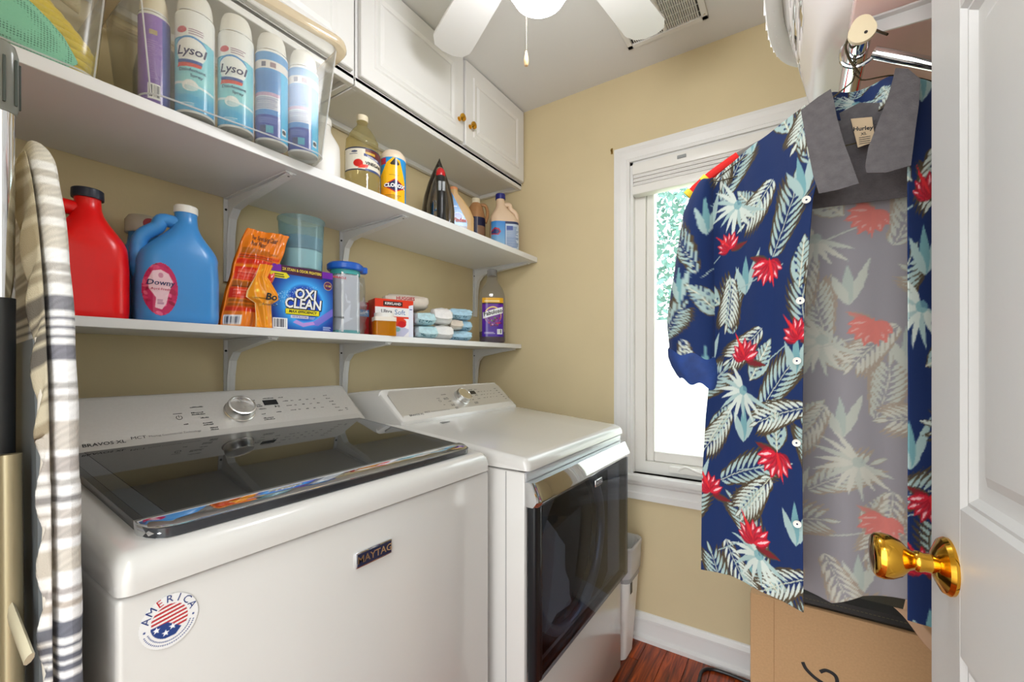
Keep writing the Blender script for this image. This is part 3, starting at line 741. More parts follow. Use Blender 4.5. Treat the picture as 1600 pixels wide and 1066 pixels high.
pc.tube([(cx_, cy_, 2.135), (cx_, cy_, 1.90)], .0006, 5)
chn = pc.build('pull_chain', mat('bead chain', (120, 112, 96), .3, metal=1), F)
MB().lathe([(.001, 1.868), (.004, 1.869), (.0058, 1.876), (.0055, 1.884), (.0035, 1.895), (.002, 1.903), (.001, 1.904)], 14, c=(cx_, cy_)).build('pull_knob', mat('pale wood', (222, 188, 140), .4), chn)

# ceiling vent
V = thing('ceiling_vent', 'white louvred air vent in the ceiling', 'vent', (-.41, 1.555, H))
vw, vd = .148, .150
vf = MB()
for a in ((-vw, -vd, -.008, -vw+.022, vd, 0), (vw-.022, -vd, -.008, vw, vd, 0), (-vw, -vd, -.008, vw, -vd+.022, 0), (-vw, vd-.022, -.008, vw, vd, 0)): vf.box(*a, .002, 1)
vf.build('frame', WHITE, V)
MB().box(-vw+.01, -vd+.01, -.0015, vw-.01, vd-.01, -.0005).build('duct_back', mat('dark duct', (60, 58, 56), .8), V, smooth=False)
MB().box(-.004, -vd+.02, -.007, .004, vd-.02, -.001).build('divider', WHITE, V, smooth=False)
sl0 = None
for sd in (-1, 1):
    for k in range(16):
        x = sd*(.008 + k*.0074) 
        if sl0 is None: sl0 = MB().box(-.0015, -vd+.021, -.006, .0015, vd-.021, -.001).build('slat', WHITE, V, smooth=False); o = sl0
        else: o = sl0.copy(); COL.objects.link(o)
        o.location.x = x; o.rotation_euler.y = R(25)*sd
for k in range(7): MB().box(-vw+.02, -vd+.03+k*.036, -.0066, vw-.02, -vd+.0316+k*.036, -.0056).build('cross_bar', WHITE, V, smooth=False)
for sx, sy in ((1, 1), (-1, -1)): MB().lathe([(.004, 0), (.003, -.002)], 8, c=(sx*(vw-.011), sy*(vd-.03)), M=Matrix.Translation((0, 0, -.008))).build('screw', STEEL, V)
#NEXT
# ------------------------------------------------------------------ bottles and jugs
def facing(x, y, extra=0): return math.degrees(math.atan2(-x, -(-y)*1.0)) if False else math.degrees(math.atan2(-x, y)) + extra
def jug(name, lab, cat, loc, rotz, hx, hy, h, neck, nr, body, capm, cap_h=.02, cap_r=None, handle=-1, sh=.55, group=None, hr=.0155, handle_z=None):
    """blow-moulded jug: rounded body, shoulder drawn over to the neck, loop handle with a real opening"""
    t = thing(name, lab, cat, loc, rotz, group); m = MB(); hb = h - cap_h
    zs = [(0, .92, 0), (.006, .985, 0), (.02, 1, 0), (h*.2, 1, 0), (h*sh*.75, 1, 0), (h*sh, .97, .02)]
    rings = [rrect(hx*k, hy*k, min(hx, hy)*.62, z, (neck*q, 0), 6) for z, k, q in zs]
    z0 = h*sh; N = 9
    for i in range(1, N+1):
        q = i/N; e = q*q*(3-2*q); e2 = q**.75
        ax = hx*.97*(1-e) + nr*1.05*e; ay = hy*.97*(1-e2*e2) + nr*1.05*e2*e2
        rings.append(rrect(ax, ay, min(ax, ay)*(.62+.36*q), z0 + (hb*.90-z0)*q**.9, (neck*e2, 0), 6))
    rings.append(rrect(nr, nr, nr*.98, hb*.95, (neck, 0), 6)); rings.append(rrect(nr, nr, nr*.98, hb, (neck, 0), 6))
    m.loft(rings); body_o = m.build('body', body, t, ang=60)
    if handle:
        s = handle; zt = hb*.93; zb = handle_z or h*sh*.92
        p = smoothpath([(neck+s*nr*.4, 0, zt-.012), (neck+s*(nr+.022), 0, zt-.010), (neck+s*(nr+.022)*.5+s*hx*.42, 0, zt-.030), (s*hx*.84, 0, (zt+zb)/2), (s*hx*.90, 0, zb), (s*hx*.80, 0, zb-.03)], 6)
        MB().tube(p, hr, 10, True).build('handle', body, t, ang=70)
    cr = cap_r or nr*1.12
    MB().lathe([(cr, hb-.004), (cr*1.02, hb), (cr, h-.002), (cr*.92, h), (.001, h)], 24, c=(neck, 0)).build('cap', capm, t)
    return t, m.bvh(), body_o
RED = mat('red gloss plastic', (238, 10, 12), .28, noise=.01); BLU = mat('blue gloss plastic', (66, 146, 218), .28)
NAVY = mat('dark navy cap', (26, 34, 54), .35)
LZ = 1.2705; UZ = 1.6975
t, b, o = jug('detergent_jug', 'red detergent jug with black cap beside the blue softener jug', 'jug', (-1.265, .272, LZ), 84, .064, .055, .278, .0, .0215, RED, NAVY, .016, .026, -1, .52)
jug('detergent_jug', 'red detergent jug half hidden behind the ironing board', 'jug', (-1.28, .128, LZ), 90, .070, .055, .23, .012, .024, RED, NAVY, .016, .026, -1, .52)
# blue softener jug
t, b, o = jug('softener_jug', 'large blue fabric softener jug with pink oval label and white cap', 'jug', (-1.245, .424, LZ), 82, .080, .058, .288, .018, .0225, BLU, WPLA, .014, .024, -1, .50)
cv = Cv(.066, .124, .0011, (196, 30, 92), -.033, -.062)
for k in range(70):
    a = random.random()*2*PI; r_ = math.sqrt(random.random())
    cv.ell(.032*r_*math.cos(a), .06*r_*math.sin(a), random.uniform(.003, .008), random.uniform(.002, .005), random.choice([(226, 60, 118), (168, 16, 70), (238, 110, 150), (208, 40, 96), (140, 10, 54)]), .8, random.random()*3)
cv.poly([(-.022, .020), (-.014, .040), (.0, .044), (.014, .036), (.022, .018), (.014, -.01), (.010, -.032), (.002, -.046), (-.010, -.042), (-.008, -.02), (-.020, .0)], (244, 214, 222), .92)
cv.ell(0, .031, .0045, .006, (200, 120, 150), .8); cv.lines(-.006, -.034, .006, -.022, 4, (120, 40, 90), .6)
SH = lambda x, y: (x/.0315)**2+(y/.060)**2 <= 1
label(cv, b, t, -.040, .074, PRINTG, shape=SH)
text('Downy', .0165, on(b, -.040, .088), mat('label navy', (30, 32, 90), .5), t, .012, shear=.15)
text('April Fresh', .0075, on(b, -.040, .074), mat('label pink', (190, 30, 90), .5), t, .0)
# blue bottle behind
t, b, o = jug('softener_bottle', 'blue bottle with pale pouring cap behind the softener jug', 'bottle', (-1.372, .398, LZ), 82, .052, .036, .255, .0, .030, BLU, WPLA, .020, .036, 0, .62)
MB().lathe([(.037, .232), (.037, .262), (.030, .274), (.001, .276)], 24).build('pour_cap', clear('milky cap', (236, 232, 224), .55, .1, hazecol=(236, 230, 220)), t)
MB().lathe([(.013, 0), (.013, .002), (.001, .0022)], 20, M=Matrix.Translation((.006, -.0365, .252)) @ Matrix.Rotation(R(90), 4, 'X')).build('red_dot', mat('deep red', (150, 20, 40), .4), t)

# orange pool treatment bag, folded over at the right
OR = (236, 128, 26)
bag = thing('pool_treatment_bag', 'crumpled orange foil bag folded over, next to the blue jug', 'bag', (-1.225, .566, LZ), 84)
cv = Cv(1, 1, .012, OR)
cv.rect(.05, .50, .95, .515, (60, 30, 10), .7)
for y0, y1, c, al in ((.60, .66, (214, 40, 20), .9), (.44, .57, (222, 36, 22), .9), (.26, .36, (222, 36, 22), .85), (.14, .18, (214, 40, 20), .8), (.68, .71, (222, 60, 20), .8)): cv.rect(.04, y0, .96, y1, c, al)
cv.lines(.06, .37, .92, .43, 4, (70, 34, 10), .8); cv.lines(.06, .19, .92, .25, 4, (80, 40, 10), .7); cv.lines(.06, .67, .9, .78, 5, (80, 40, 12), .6)
cv.lines(.1, .455, .8, .55, 5, (255, 210, 180), .5); cv.lines(.1, .275, .8, .35, 4, (255, 210, 180), .5)
cv.bars(.04, .01, .36, .10, 12)
nv, nu = cv.nv, cv.nu
U_, V_ = np.meshgrid(np.linspace(0, 1, nu), np.linspace(0, 1, nv))
def bagpos(U_, V_, side):
    w = .098+.012*V_; x = -.056 + U_*w + .062*V_**1.3; z = .002 + V_*.285 - .02*(1-U_)*V_**3 - .018*U_*V_**2
    th = .030*(1-V_**1.6)*np.sin(PI*np.clip(U_, .02, .98))**.6 + .004
    wr = .0035*np.sin(9*U_+11*V_)+.003*np.sin(23*V_-7*U_)+.002*np.sin(31*U_)
    return np.stack([x, side*(th) + wr + .02*V_*0, z], -1)
cgrid('bag_front', bagpos(U_, V_, -1), cv.a, PRINTG, bag); 
cb = Cv(1, 1, .05, OR); Ub, Vb = np.meshgrid(np.linspace(0, 1, cb.nu), np.linspace(0, 1, cb.nv)); cgrid('bag_back', bagpos(Ub, Vb, 1), cb.a, PRINTG, bag)
def bagfn(cu, cv_, s=1):
    def fn(x, y):
        p = bagpos(np.array(cu+x), np.array(cv_+y), -1); return Vector((p[0], p[1]-.0018, p[2]))
    return fn
text('For Sparkling Clear', .075, bagfn(.46, .90), INK, bag, .01); text('Pool Water', .075, bagfn(.36, .83), INK, bag, .01)
# folded flap hanging in front on the right
fl = Cv(.10, .19, .002, (246, 156, 30))
fl.lines(.02, .085, .09, .092, 1, (60, 40, 20), .6); fl.poly([(.0, 0), (.004, 0), (.004, .19), (0, .19)], (255, 226, 170)); 
Uf, Vf = np.meshgrid(np.linspace(0, 1, fl.nu), np.linspace(0, 1, fl.nv))
wd = np.interp(Vf, [0, .38, .46, .55, .8, 1], [.040, .042, .080, .075, .03, .034]); xc = np.interp(Vf, [0, .38, .46, .55, .8, 1], [.032, .032, .030, .030, .026, .040])
for a in range(24): fl.a[int(rng.integers(0, fl.nv-8)):, :][:4, int(rng.integers(4, fl.nu-6)):][:, :5] += .12
Pf = np.stack([xc + (Uf-.5)*wd, -.044 - .012*np.sin(PI*Uf)*(.4+.6*np.sin(PI*Vf)) - .003*np.sin(14*Uf+9*Vf), .001+.168*Vf], -1)
flp = cgrid('folded_flap', Pf, fl.a, PRINTG, bag, solid=.0012)
text('Bo', .026, lambda x, y: Vector((.044+x, -.0605, .082+y)), INK, flp, .03, shear=.2)
text('American', .0095, lambda x, y: Vector((.040+x, -.0600, .062+y)), INK, flp, .01, shear=.2)

# stain remover box
oxi = thing('stain_remover_box', 'dark blue and purple cardboard box with big white lettering', 'box', (-1.203, .718, LZ), 85.5)
bw, bd, bh = .092, .13, .184
MB().box(-bw, 0, 0, bw, bd, bh, .0015, 1).build('carton', mat('deep navy card', (24, 22, 58), .35), oxi)
cv = Cv(.184, .184, .0011, (22, 70, 190), -.092, 0)
yy, xx = np.meshgrid(cv.gy, cv.gx, indexing='ij'); rr_ = np.hypot(xx-.004, yy-.082)
g = np.clip(1-np.abs(rr_-.058)/.045, 0, 1)[..., None]; base = np.array((10, 34, 128))/255.
cv.a = base*(1-g) + g*np.array((64, 170, 245))/255.
inn = np.clip((.056-rr_)/.012, 0, 1)[..., None]; cv.a = cv.a*(1-inn) + inn*np.array((18, 66, 186))/255.
for k in range(260):
    a = random.uniform(-.25, 1.1); r_ = random.uniform(-1, 1); cv.ell(-.092+.12*a, .075+.075*a+r_*.016-.03*a*a, random.uniform(.0005, .0016), random.uniform(.0005, .0016), (190, 230, 255), .75)
cv.poly([(.03, .03), (.092, .075), (.092, .052), (.045, .018), (.0, .02)], (150, 110, 210), .7); cv.poly([(-.03, .024), (.0, .012), (.035, .022), (.03, .03), (0, .024), (-.02, .032)], (214, 150, 220), .8)
cv.rect(-.092, .164, .092, .184, (112, 30, 160)); cv.rect(-.062, .160, .058, .184, (70, 20, 60))
cv.poly([(-.092, .146), (-.048, .146), (-.038, .153), (-.048, .163), (-.092, .163)], (232, 220, 40)); cv.lines(-.082, .149, -.052, .161, 2, (60, 60, 20), .9)
cv.ell(.076, .142, .013, .013, (240, 200, 90)); cv.ell(.076, .142, .0118, .0118, (92, 30, 90))
cv.poly([(-.052, .050), (-.048, .046), (.046, .046), (.050, .050), (.050, .060), (.046, .064), (-.048, .064), (-.052, .060)], (30, 60, 40)); cv.rect(-.050, .0475, .048, .0625, (236, 222, 40))
cv.rect(-.036, .0365, .016, .0445, (226, 226, 240)); cv.lines(.018, .037, .036, .044, 2, (230, 230, 240), .9)
cv.bars(-.085, .004, -.045, .034, 14); cv.lines(.06, .006, .088, .018, 4, (220, 230, 255), .8); cv.lines(.045, .001, .088, .004, 1, (230, 230, 240), .9)
Pb = np.zeros((cv.nv, cv.nu, 3)); Pb[..., 0] = xx; Pb[..., 1] = -.0006; Pb[..., 2] = yy; pf = cgrid('printed_front', Pb, cv.a, PRINT, oxi)
pl = lambda x, z: plane((x, -.0006, z), (1, 0, 0), (0, 0, 1), (0, -1, 0), .0005); pl2 = lambda x, z: plane((x, -.0006, z), (1, 0, 0), (0, 0, 1), (0, -1, 0), .0010)
for s_, sz, x, z in (('OXI', .040, .006, .107), ('CLEAN', .040, 0, .078)):
    text(s_, sz, pl(x+.0012, z-.001), INK, pf, .085, shear=.12, sx=.90 if s_ == 'OXI' else .86); text(s_, sz, pl2(x, z), WINK, pf, .028, shear=.12, sx=.90 if s_ == 'OXI' else .86)
text('MAX EFFICIENCY', .0108, pl(-.001, .055), INK, pf, .03, shear=.2, sx=.98); text('ODOR BLASTERS', .0062, pl(-.010, .0405), mat('label purple', (90, 40, 140), .5), pf, .02, sx=.95)
YL = mat('yellow ink', (240, 214, 70), .5)
text('2X STAIN & ODOR FIGHTERS', .0112, pl(-.002, .1735), YL, pf, .02, sx=.78); text('11 LB', .0075, pl(.076, .142), YL, pf, .03)
sd = Cv(.13, .184, .003, (20, 22, 66)); sd.rect(0, .165, .13, .184, (88, 24, 100))
for k in range(40): sd.ell(random.uniform(.09, .125), random.uniform(.02, .15), .002, .002, (60, 120, 160), .7)
sd.rect(.085, 0, .09, .165, (40, 90, 130), .7)
Gx, Gy = np.meshgrid(sd.gx, sd.gy); cgrid('printed_side', np.stack([0*Gx-bw-.0006, .13-Gx, Gy], -1), sd.a, PRINT, oxi)

# clear tub of powder standing on the box
tub = thing('plastic_tub', 'clear round plastic tub of powder standing on the blue box', 'tub', (-1.262, .748, LZ+bh+.0005), 90)
MB().lathe([(.055, 0), (.058, .002), (.064, .150), (.0665, .152), (.0665, .158), (.064, .158), (.0625, .150), (.0565, .004), (.001, .004)], 40, cap1=False).build('tub_wall', clear('milky tub plastic', (222, 240, 244), .22, .08, 1.4, (214, 236, 240)), tub)
MB().lathe([(.0555, .005), (.058, .06), (.001, .064)], 32).build('powder', mat('white powder', (236, 232, 226), .9), tub)
MB().lathe([(.0582, .064), (.0605, .10), (.030, .11), (.001, .085)], 32).build('blue_scoop', clear('pale blue scoop', (150, 200, 222), .5, .1, hazecol=(120, 190, 220)), tub)

# zip bag with a blue lidded jar
zb = thing('zip_bag', 'clear zip bag holding a leaflet and a jar with blue lid', 'bag', (-1.232, .880, LZ), 70)
PAP = printed('leaflet paper', .7)
lf = Cv(.055, .19, .0016, (236, 236, 236)); lf.lines(.008, .02, .046, .13, 22, (120, 124, 130), .5); lf.lines(.008, .132, .048, .145, 2, (110, 110, 110), .6)
Gx, Gy = np.meshgrid(lf.gx, lf.gy); cgrid('leaflet', np.stack([Gx-.024, -.045+.010*np.sin(Gx*40), Gy+.006], -1), lf.a, PAP, zb, solid=.001)
MB().lathe([(.042, 0), (.045, .004), (.045, .185), (.040, .19)], 30).build('jar', mat('grey white jar', (206, 206, 212), .4), zb)
MB().lathe([(.0455, .0), (.0458, .010), (.0455, .012)], 30).build('teal_base', mat('teal plastic', (60, 160, 160), .4), zb)
MB().lathe([(.0462, .192), (.0462, .206), (.001, .206)], 30).build('teal_rim', mat('teal plastic', (60, 160, 160), .4), zb)
lidm = mat('blue lid plastic', (28, 92, 190), .3)
lo = MB(); lo.lathe([(.053, .206), (.056, .210), (.056, .224), (.050, .230), (.001, .232)], 36); lo.box(.046, -.012, .205, .070, .012, .226, .003, 1); lo.build('lid', lidm, zb, ang=30)
n = 22; zbm = MB(); rings = []
for i in range(9):
    z = .002+.188*i/8; rings.append([Vector(((.056+.007*math.sin(7*2*PI*j/n+i*1.3)+.004*math.sin(i*2+j))*math.cos(2*PI*j/n)+.008*math.sin(PI*i/8), (.052+.005*math.sin(5*2*PI*j/n+i))*math.sin(2*PI*j/n), z)) for j in range(n)])
zbm.loft(rings, False, False); zbm.build('film', clear('clear film', (240, 243, 246), .10, .10, 1.5), zb, ang=25)
cv = Cv(.05, .10, .0016, (228, 214, 208)); 
text('MIRACLE', .010, lambda x, y: Vector((-.030+x, -.0475, .176+y)), mat('label red', (196, 40, 60), .5), zb, .02); text('POWER', .009, lambda x, y: Vector((-.032+x, -.0478, .05+y)), INK, zb, .02)

# small cartons and jar
cr1 = thing('small_carton', 'small red carton between the zip bag and dryer sheets', 'carton', (-1.31, .988, LZ), 84)
MB().box(-.045, 0, 0, .045, .06, .128, .001, 1).build('carton', mat('dark red card', (156, 28, 30), .45), cr1)
q = MB().box(-.044, -.0006, .075, .044, 0, .10).build('blue_band', mat('label blue', (60, 130, 190), .5), cr1, smooth=False); text('UltraSoft', .016, plane((0, -.0008, .0875), (1, 0, 0), (0, 0, 1), (0, -1, 0)), WINK, q, .02)
ks = thing('wipes_carton', 'red and white softener sheet carton with blue lettering', 'carton', (-1.232, 1.088, LZ), 68)
MB().box(-.072, 0, 0, .072, .085, .140, .001, 1).build('carton', mat('orange red card', (214, 50, 24), .45), ks)
cv = Cv(.144, .140, .0014, (222, 56, 24), -.072, 0)
cv.grad((236, 236, 240), (240, 240, 244), 0, .07); cv.rect(-.072, .078, .072, .110, (240, 240, 240)); cv.poly([(-.03, .01), (.03, .0), (.06, .03), (.02, .045), (-.01, .04)], (196, 200, 226)); cv.ell(.015, .058, .03, .016, (226, 60, 26)); cv.ell(.028, .05, .016, .012, (206, 24, 30)); cv.ell(.01, .03, .012, .008, (110, 180, 170), .8)
cv.rect(-.042, .115, .030, .132, (30, 26, 26)); cv.rect(-.04, .117, .028, .130, (70, 20, 20)); cv.poly([(.054, 0), (.072, 0), (.072, .125), (.054, .12)], (226, 230, 244)); cv.lines(.057, .105, .068, .112, 1, (80, 80, 140), .9)
yy, xx = np.meshgrid(cv.gy, cv.gx, indexing='ij'); kf = cgrid('printed_front', np.stack([xx, 0*xx-.0006, yy], -1), cv.a, PRINT, ks)
kp = lambda x, z: plane((x, -.0006, z), (1, 0, 0), (0, 0, 1), (0, -1, 0), .0006)
text('KIRKLAND', .0125, kp(-.006, .1235), WINK, kf, .025, sx=1.0); text('Ultra', .020, kp(-.030, .094), INK, kf, .01); text('Soft', .026, kp(.020, .093), mat('label teal blue', (40, 110, 170), .5), kf, .0)
jr = thing('amber_jar', 'small square amber jar with white label band', 'jar', (-1.19, 1.004, LZ), 62)
m = MB(); m.loft([rrect(.036, .032, .008, z) for z in (0, .064)]); m.build('glass', clear('amber glass', (240, 190, 60), .6, .05, 1.45, (240, 164, 16)), jr, ang=40)
MB().lathe([(.033, .064), (.033, .078), (.001, .078)], 24).build('lid', WPLA, jr)
m = MB(); m.loft([rrect(.0366, .0326, .008, z) for z in (.050, .064)], False, False); m.build('label_band', mat('band white', (236, 228, 214), .6), jr, ang=40)

# packets of wipes / diapers in soft wrap
def soft_pack(lab, x, y, z, rz, w, d_, h, kind, name='wrapped_packet', tilt=0):
    t = thing(name, lab, 'packet', (x, y, z), rz, 'soft wrapped packets on the lower shelf')
    n = 20; m = MB(); rings = []
    for i in range(9):
        q = i/8; e = 1 - .55*abs(2*q-1)**4; dy = d_*(q-.5)*1.0
        ring = []
        for j in range(n):
            a = 2*PI*j/n; c_, s_ = math.cos(a), math.sin(a)
            sx = math.copysign(abs(c_)**.5, c_); sz = math.copysign(abs(s_)**.5, s_)
            wob = 1 + .08*math.sin(3*a+i*1.7+x*90+y*50)+.05*math.sin(7*a+i*3+y*40)
            ring.append(Vector((w/2*sx*wob*(1 if 0 < i < 8 else .75), dy, h/2 + h/2*sz*wob*e*.97)))
        rings.append(ring)
    zmin = min(p.z for r_ in rings for p in r_)
    rings = [[p - Vector((0, 0, zmin)) for p in r_] for r_ in rings]
    m.loft(rings)
    cols = {'teal': (190, 224, 232), 'white': (238, 236, 234), 'cream': (226, 214, 200), 'blue': (176, 214, 236)}
    mm = mat('packet wrap ' + kind, cols[kind], .5, noise=.16 if kind in ('teal', 'blue') else .04, nscale=70, bump=.15, bscale=60)
    m.build('wrap', mm, t, ang=50)
    # gathered flap on the end that faces the room
    f = MB(); fy = -d_/2
    if 'lettering' in lab: return t
    f.add([(-w*.40, fy+.004, h*.88), (w*.40, fy+.004, h*.88), (w*.46, fy-.012, h*.40), (w*.20, fy-.022, h*.30), (-w*.16, fy-.016, h*.34), (-w*.42, fy-.008, h*.42), (0, fy-.010, h*.62)], [(0, 1, 6), (1, 2, 6), (2, 3, 6), (3, 4, 6), (4, 5, 6), (5, 0, 6)])
    fo = f.build('end_flap', mm, t, smooth=False, fix=False); sm = fo.modifiers.new('thickness', 'SOLIDIFY'); sm.thickness = .0012
    if kind in ('teal', 'blue'):
        dots = MB()
        for k in range(16):
            dx, dz = random.uniform(-.38, .38)*w, random.uniform(.15, .6)*h
            dots.lathe([(.0022, 0), (.001, .0006)], 6, M=Matrix.Translation((dx, fy-.0005, dz)) @ Matrix.Rotation(R(90), 4, 'X'))
        dd = dots.build('dot_print', mat('packet teal print', (60, 130, 150), .6), t); dd['kind'] = 'stuff'
    return t
SP = [('teal dotted packet at the bottom left of the stack', -1.235, 1.240, 0, 62, .085, .10, .052, 'teal'),
      ('teal dotted packet resting on another beside the softener carton', -1.235, 1.232, .053, 62, .080, .10, .050, 'teal'),
      ('white packet at the bottom of the stack between dotted packets', -1.235, 1.336, 0, 58, .085, .10, .060, 'white'),
      ('tall white packet lying on the middle of the stack', -1.230, 1.330, .061, 56, .080, .10, .068, 'white'),
      ('pale blue packet at the bottom right by the purple cleaner', -1.235, 1.446, 0, 54, .105, .10, .044, 'blue'),
      ('cream packet in the second row of the stack', -1.225, 1.412, .045, 54, .060, .09, .044, 'cream'),
      ('pale blue packet in the second row beside the purple cleaner', -1.248, 1.486, .045, 54, .075, .10, .046, 'blue'),
      ('pale blue packet on top of the stack beside the purple cleaner', -1.245, 1.460, .092, 54, .105, .10, .050, 'blue')]
for a in SP: soft_pack(a[0], a[1], a[2], LZ+a[3], *a[4:])
hg = soft_pack('cream packet with red lettering on top at the back of the stack', -1.335, 1.235, LZ+.119, 62, .17, .10, .062, 'cream')
text('HUGGIES', .018, lambda x, y: Vector((-.012+x, -.0512, .043+y)), mat('label red', (196, 40, 60), .5), hg, .03)
under = soft_pack('plain cream packet under the lettered one at the back', -1.350, 1.235, LZ, 62, .15, .06, .118, 'cream')

# purple cleaner bottle
fb = thing('cleaner_bottle', 'clear bottle of purple cleaner in the shelf corner', 'bottle', (-1.225, 1.690, LZ), 40)
m = MB(); FBP = [(0, .9), (.01, 1), (.10, 1), (.19, 1), (.225, .97), (.26, .80), (.285, .55), (.300, .42), (.31, .40), (.33, .40)]
m.loft([rrect(.064*k, .048*k, .04*k, z, n=6) for z, k in FBP]); m.build('bottle_wall', clear('clear bottle plastic', (236, 236, 238), .10, .05, 1.42), fb, ang=60)
lq = MB(); lq.loft([rrect(.061*k, .045*k, .038*k, z, n=6) for z, k in ((.004, .9), (.012, 1), (.055, 1))]); lq.build('purple_liquid', mat('purple liquid', (66, 22, 52), .15), fb)
MB().lathe([(.024, .325), (.024, .352), (.021, .356), (.001, .356)], 24).build('cap', clear('clear cap', (225, 225, 228), .4, .06, hazecol=(200, 200, 204)), fb)
cv = Cv(.100, .185, .0013, (92, 40, 150), -.05, 0)
cv.grad((70, 34, 150), (110, 44, 160)); cv.rect(-.05, .160, .05, .185, (240, 180, 40)); cv.rect(-.05, .155, .05, .160, (40, 30, 60)); cv.lines(-.04, .166, .04, .178, 1, (250, 235, 180), .9)
cv.ell(0, .10, .040, .044, (250, 214, 120)); cv.ell(0, .096, .037, .042, (120, 60, 150)); cv.poly([(-.046, .085), (.046, .112), (.046, .142), (-.046, .115)], (244, 244, 246))
for k in range(26): cv.ell(random.uniform(-.02, .042), random.uniform(.050, .090), .0045, .004, random.choice([(140, 30, 70), (190, 50, 100), (90, 30, 90), (90, 140, 60), (220, 150, 190)]), .9)
cv.bars(.020, .012, .044, .036, 10); cv.lines(-.040, .014, .012, .024, 2, (230, 220, 240), .8)
lb = label(cv, m.bvh(), fb, 0, .030, PRINTG, off=.0012)
text('Fabuloso', .027, on(m.bvh(), 0, .145, .0024), INK, fb, .02, shear=.1, rot=R(14), sx=.92)

# ------------------------------------------------------------------ upper shelf goods
def lathe_bottle(name, lab, cat, loc, rz, prof, m, cap, capm, sx=1, sy=1):
    t = thing(name, lab, cat, loc, rz); mb = MB(); mb.lathe(prof, 36, cap1=True, sx=sx, sy=sy); o = mb.build('body', m, t, ang=50)
    if cap: MB().lathe(cap, 24).build('cap', capm, t)
    return t, mb.bvh()
VIN = clear('pale vinegar bottle', (240, 234, 204), .16, .04, 1.45, (212, 204, 160))
CREAMC = mat('cream cap', (226, 214, 186), .4)
pf_ = [(.048, 0), (.053, .006)]
for k in range(5): pf_ += [(.0535, .012+k*.012), (.0515, .018+k*.012)]
pf_ += [(.0535, .075), (.0535, .150)]
for k in range(4): pf_ += [(.0525-.001*k, .156+k*.011), (.0500-.0016*k, .162+k*.011)]
pf_ += [(.042, .205), (.030, .224), (.018, .238), (.016, .246), (.016, .262)]
t, b = lathe_bottle('vinegar_bottle', 'clear ribbed vinegar bottle with tomato label and cream cap', 'bottle', (-1.165, .895, UZ), 62, pf_, VIN, [(.018, .254), (.018, .272), (.001, .273)], CREAMC)
cv = Cv(.106, .072, .0012, (228, 222, 206), -.053, 0)
cv.rect(-.053, .068, .053, .072, (30, 34, 60)); cv.rect(-.053, 0, .053, .004, (30, 34, 60)); cv.rect(.0, .045, .053, .068, (96, 34, 30)); cv.rect(.0, .052, .03, .06, (200, 160, 60))
cv.poly([(-.004, .046), (.053, .034), (.053, .044), (-.004, .054)], (44, 60, 120)); cv.ell(-.020, .022, .013, .012, (200, 30, 24)); cv.poly([(-.022, .006), (.006, .010), (.010, .020), (-.012, .018)], (228, 60, 44)); cv.rect(0, .002, .053, .008, (60, 80, 130)); cv.ell(-.030, .058, .008, .003, (60, 70, 100)); cv.lines(-.042, .05, -.02, .054, 1, (90, 90, 110), .7)
label(cv, b, t, 0, .078, PRINT, off=.0016)
text('VINEGAR', .0135, on(b, .024, .102, .0028), INK, t, .03, sx=.85); text('DISTILLED', .0075, on(b, .022, .121, .0028), WINK, t, .02, rot=R(-8))
# wipes canister
t, b = lathe_bottle('wipes_canister', 'yellow and blue disinfecting wipes canister with cream lid', 'canister', (-1.140, 1.000, UZ), 58, [(.040, 0), (.042, .003), (.042, .160), (.040, .162)], mat('canister blue', (40, 140, 210), .35), [(.043, .160), (.0435, .166), (.0425, .172), (.034, .186), (.030, .190), (.001, .191)], mat('cream lid', (228, 210, 186), .4))
cv = Cv(.082, .158, .0011, (34, 148, 220), -.041, 0)
cv.poly([(-.041, 0), (.034, 0), (.034, .080), (.016, .150), (-.006, .158), (-.026, .140), (-.041, .10)], (246, 186, 26)); cv.poly([(-.016, .136), (0, .157), (.014, .138), (.010, .132), (-.012, .132)], (50, 46, 40)); cv.poly([(-.041, .0), (-.012, 0), (-.012, .05), (-.041, .06)], (240, 140, 30), .6)
cv.poly([(-.034, .066), (0, .088), (.032, .068), (.032, .060), (0, .042), (-.034, .060)], (196, 34, 40)); cv.poly([(-.029, .066), (0, .084), (.027, .067), (.027, .061), (0, .046), (-.029, .061)], (36, 40, 80)); cv.lines(-.03, .022, .026, .036, 3, (70, 70, 40), .7); cv.lines(-.018, .098, .014, .102, 1, (80, 70, 40), .6)
cv.rect(-.041, .135, -.028, .156, (190, 40, 70))
label(cv, b, t, 0, .002, PRINTG); text('CLOROX', .0165, on(b, -.001, .066, .0016), WINK, t, .05, sx=.92)
# white jug behind the bin
jug('white_jug', 'plain white jug behind the clear bin end', 'jug', (-1.215, .792, UZ), 75, .043, .042, .232, .0, .020, WPLA, WPLA, .018, None, 0, .6)
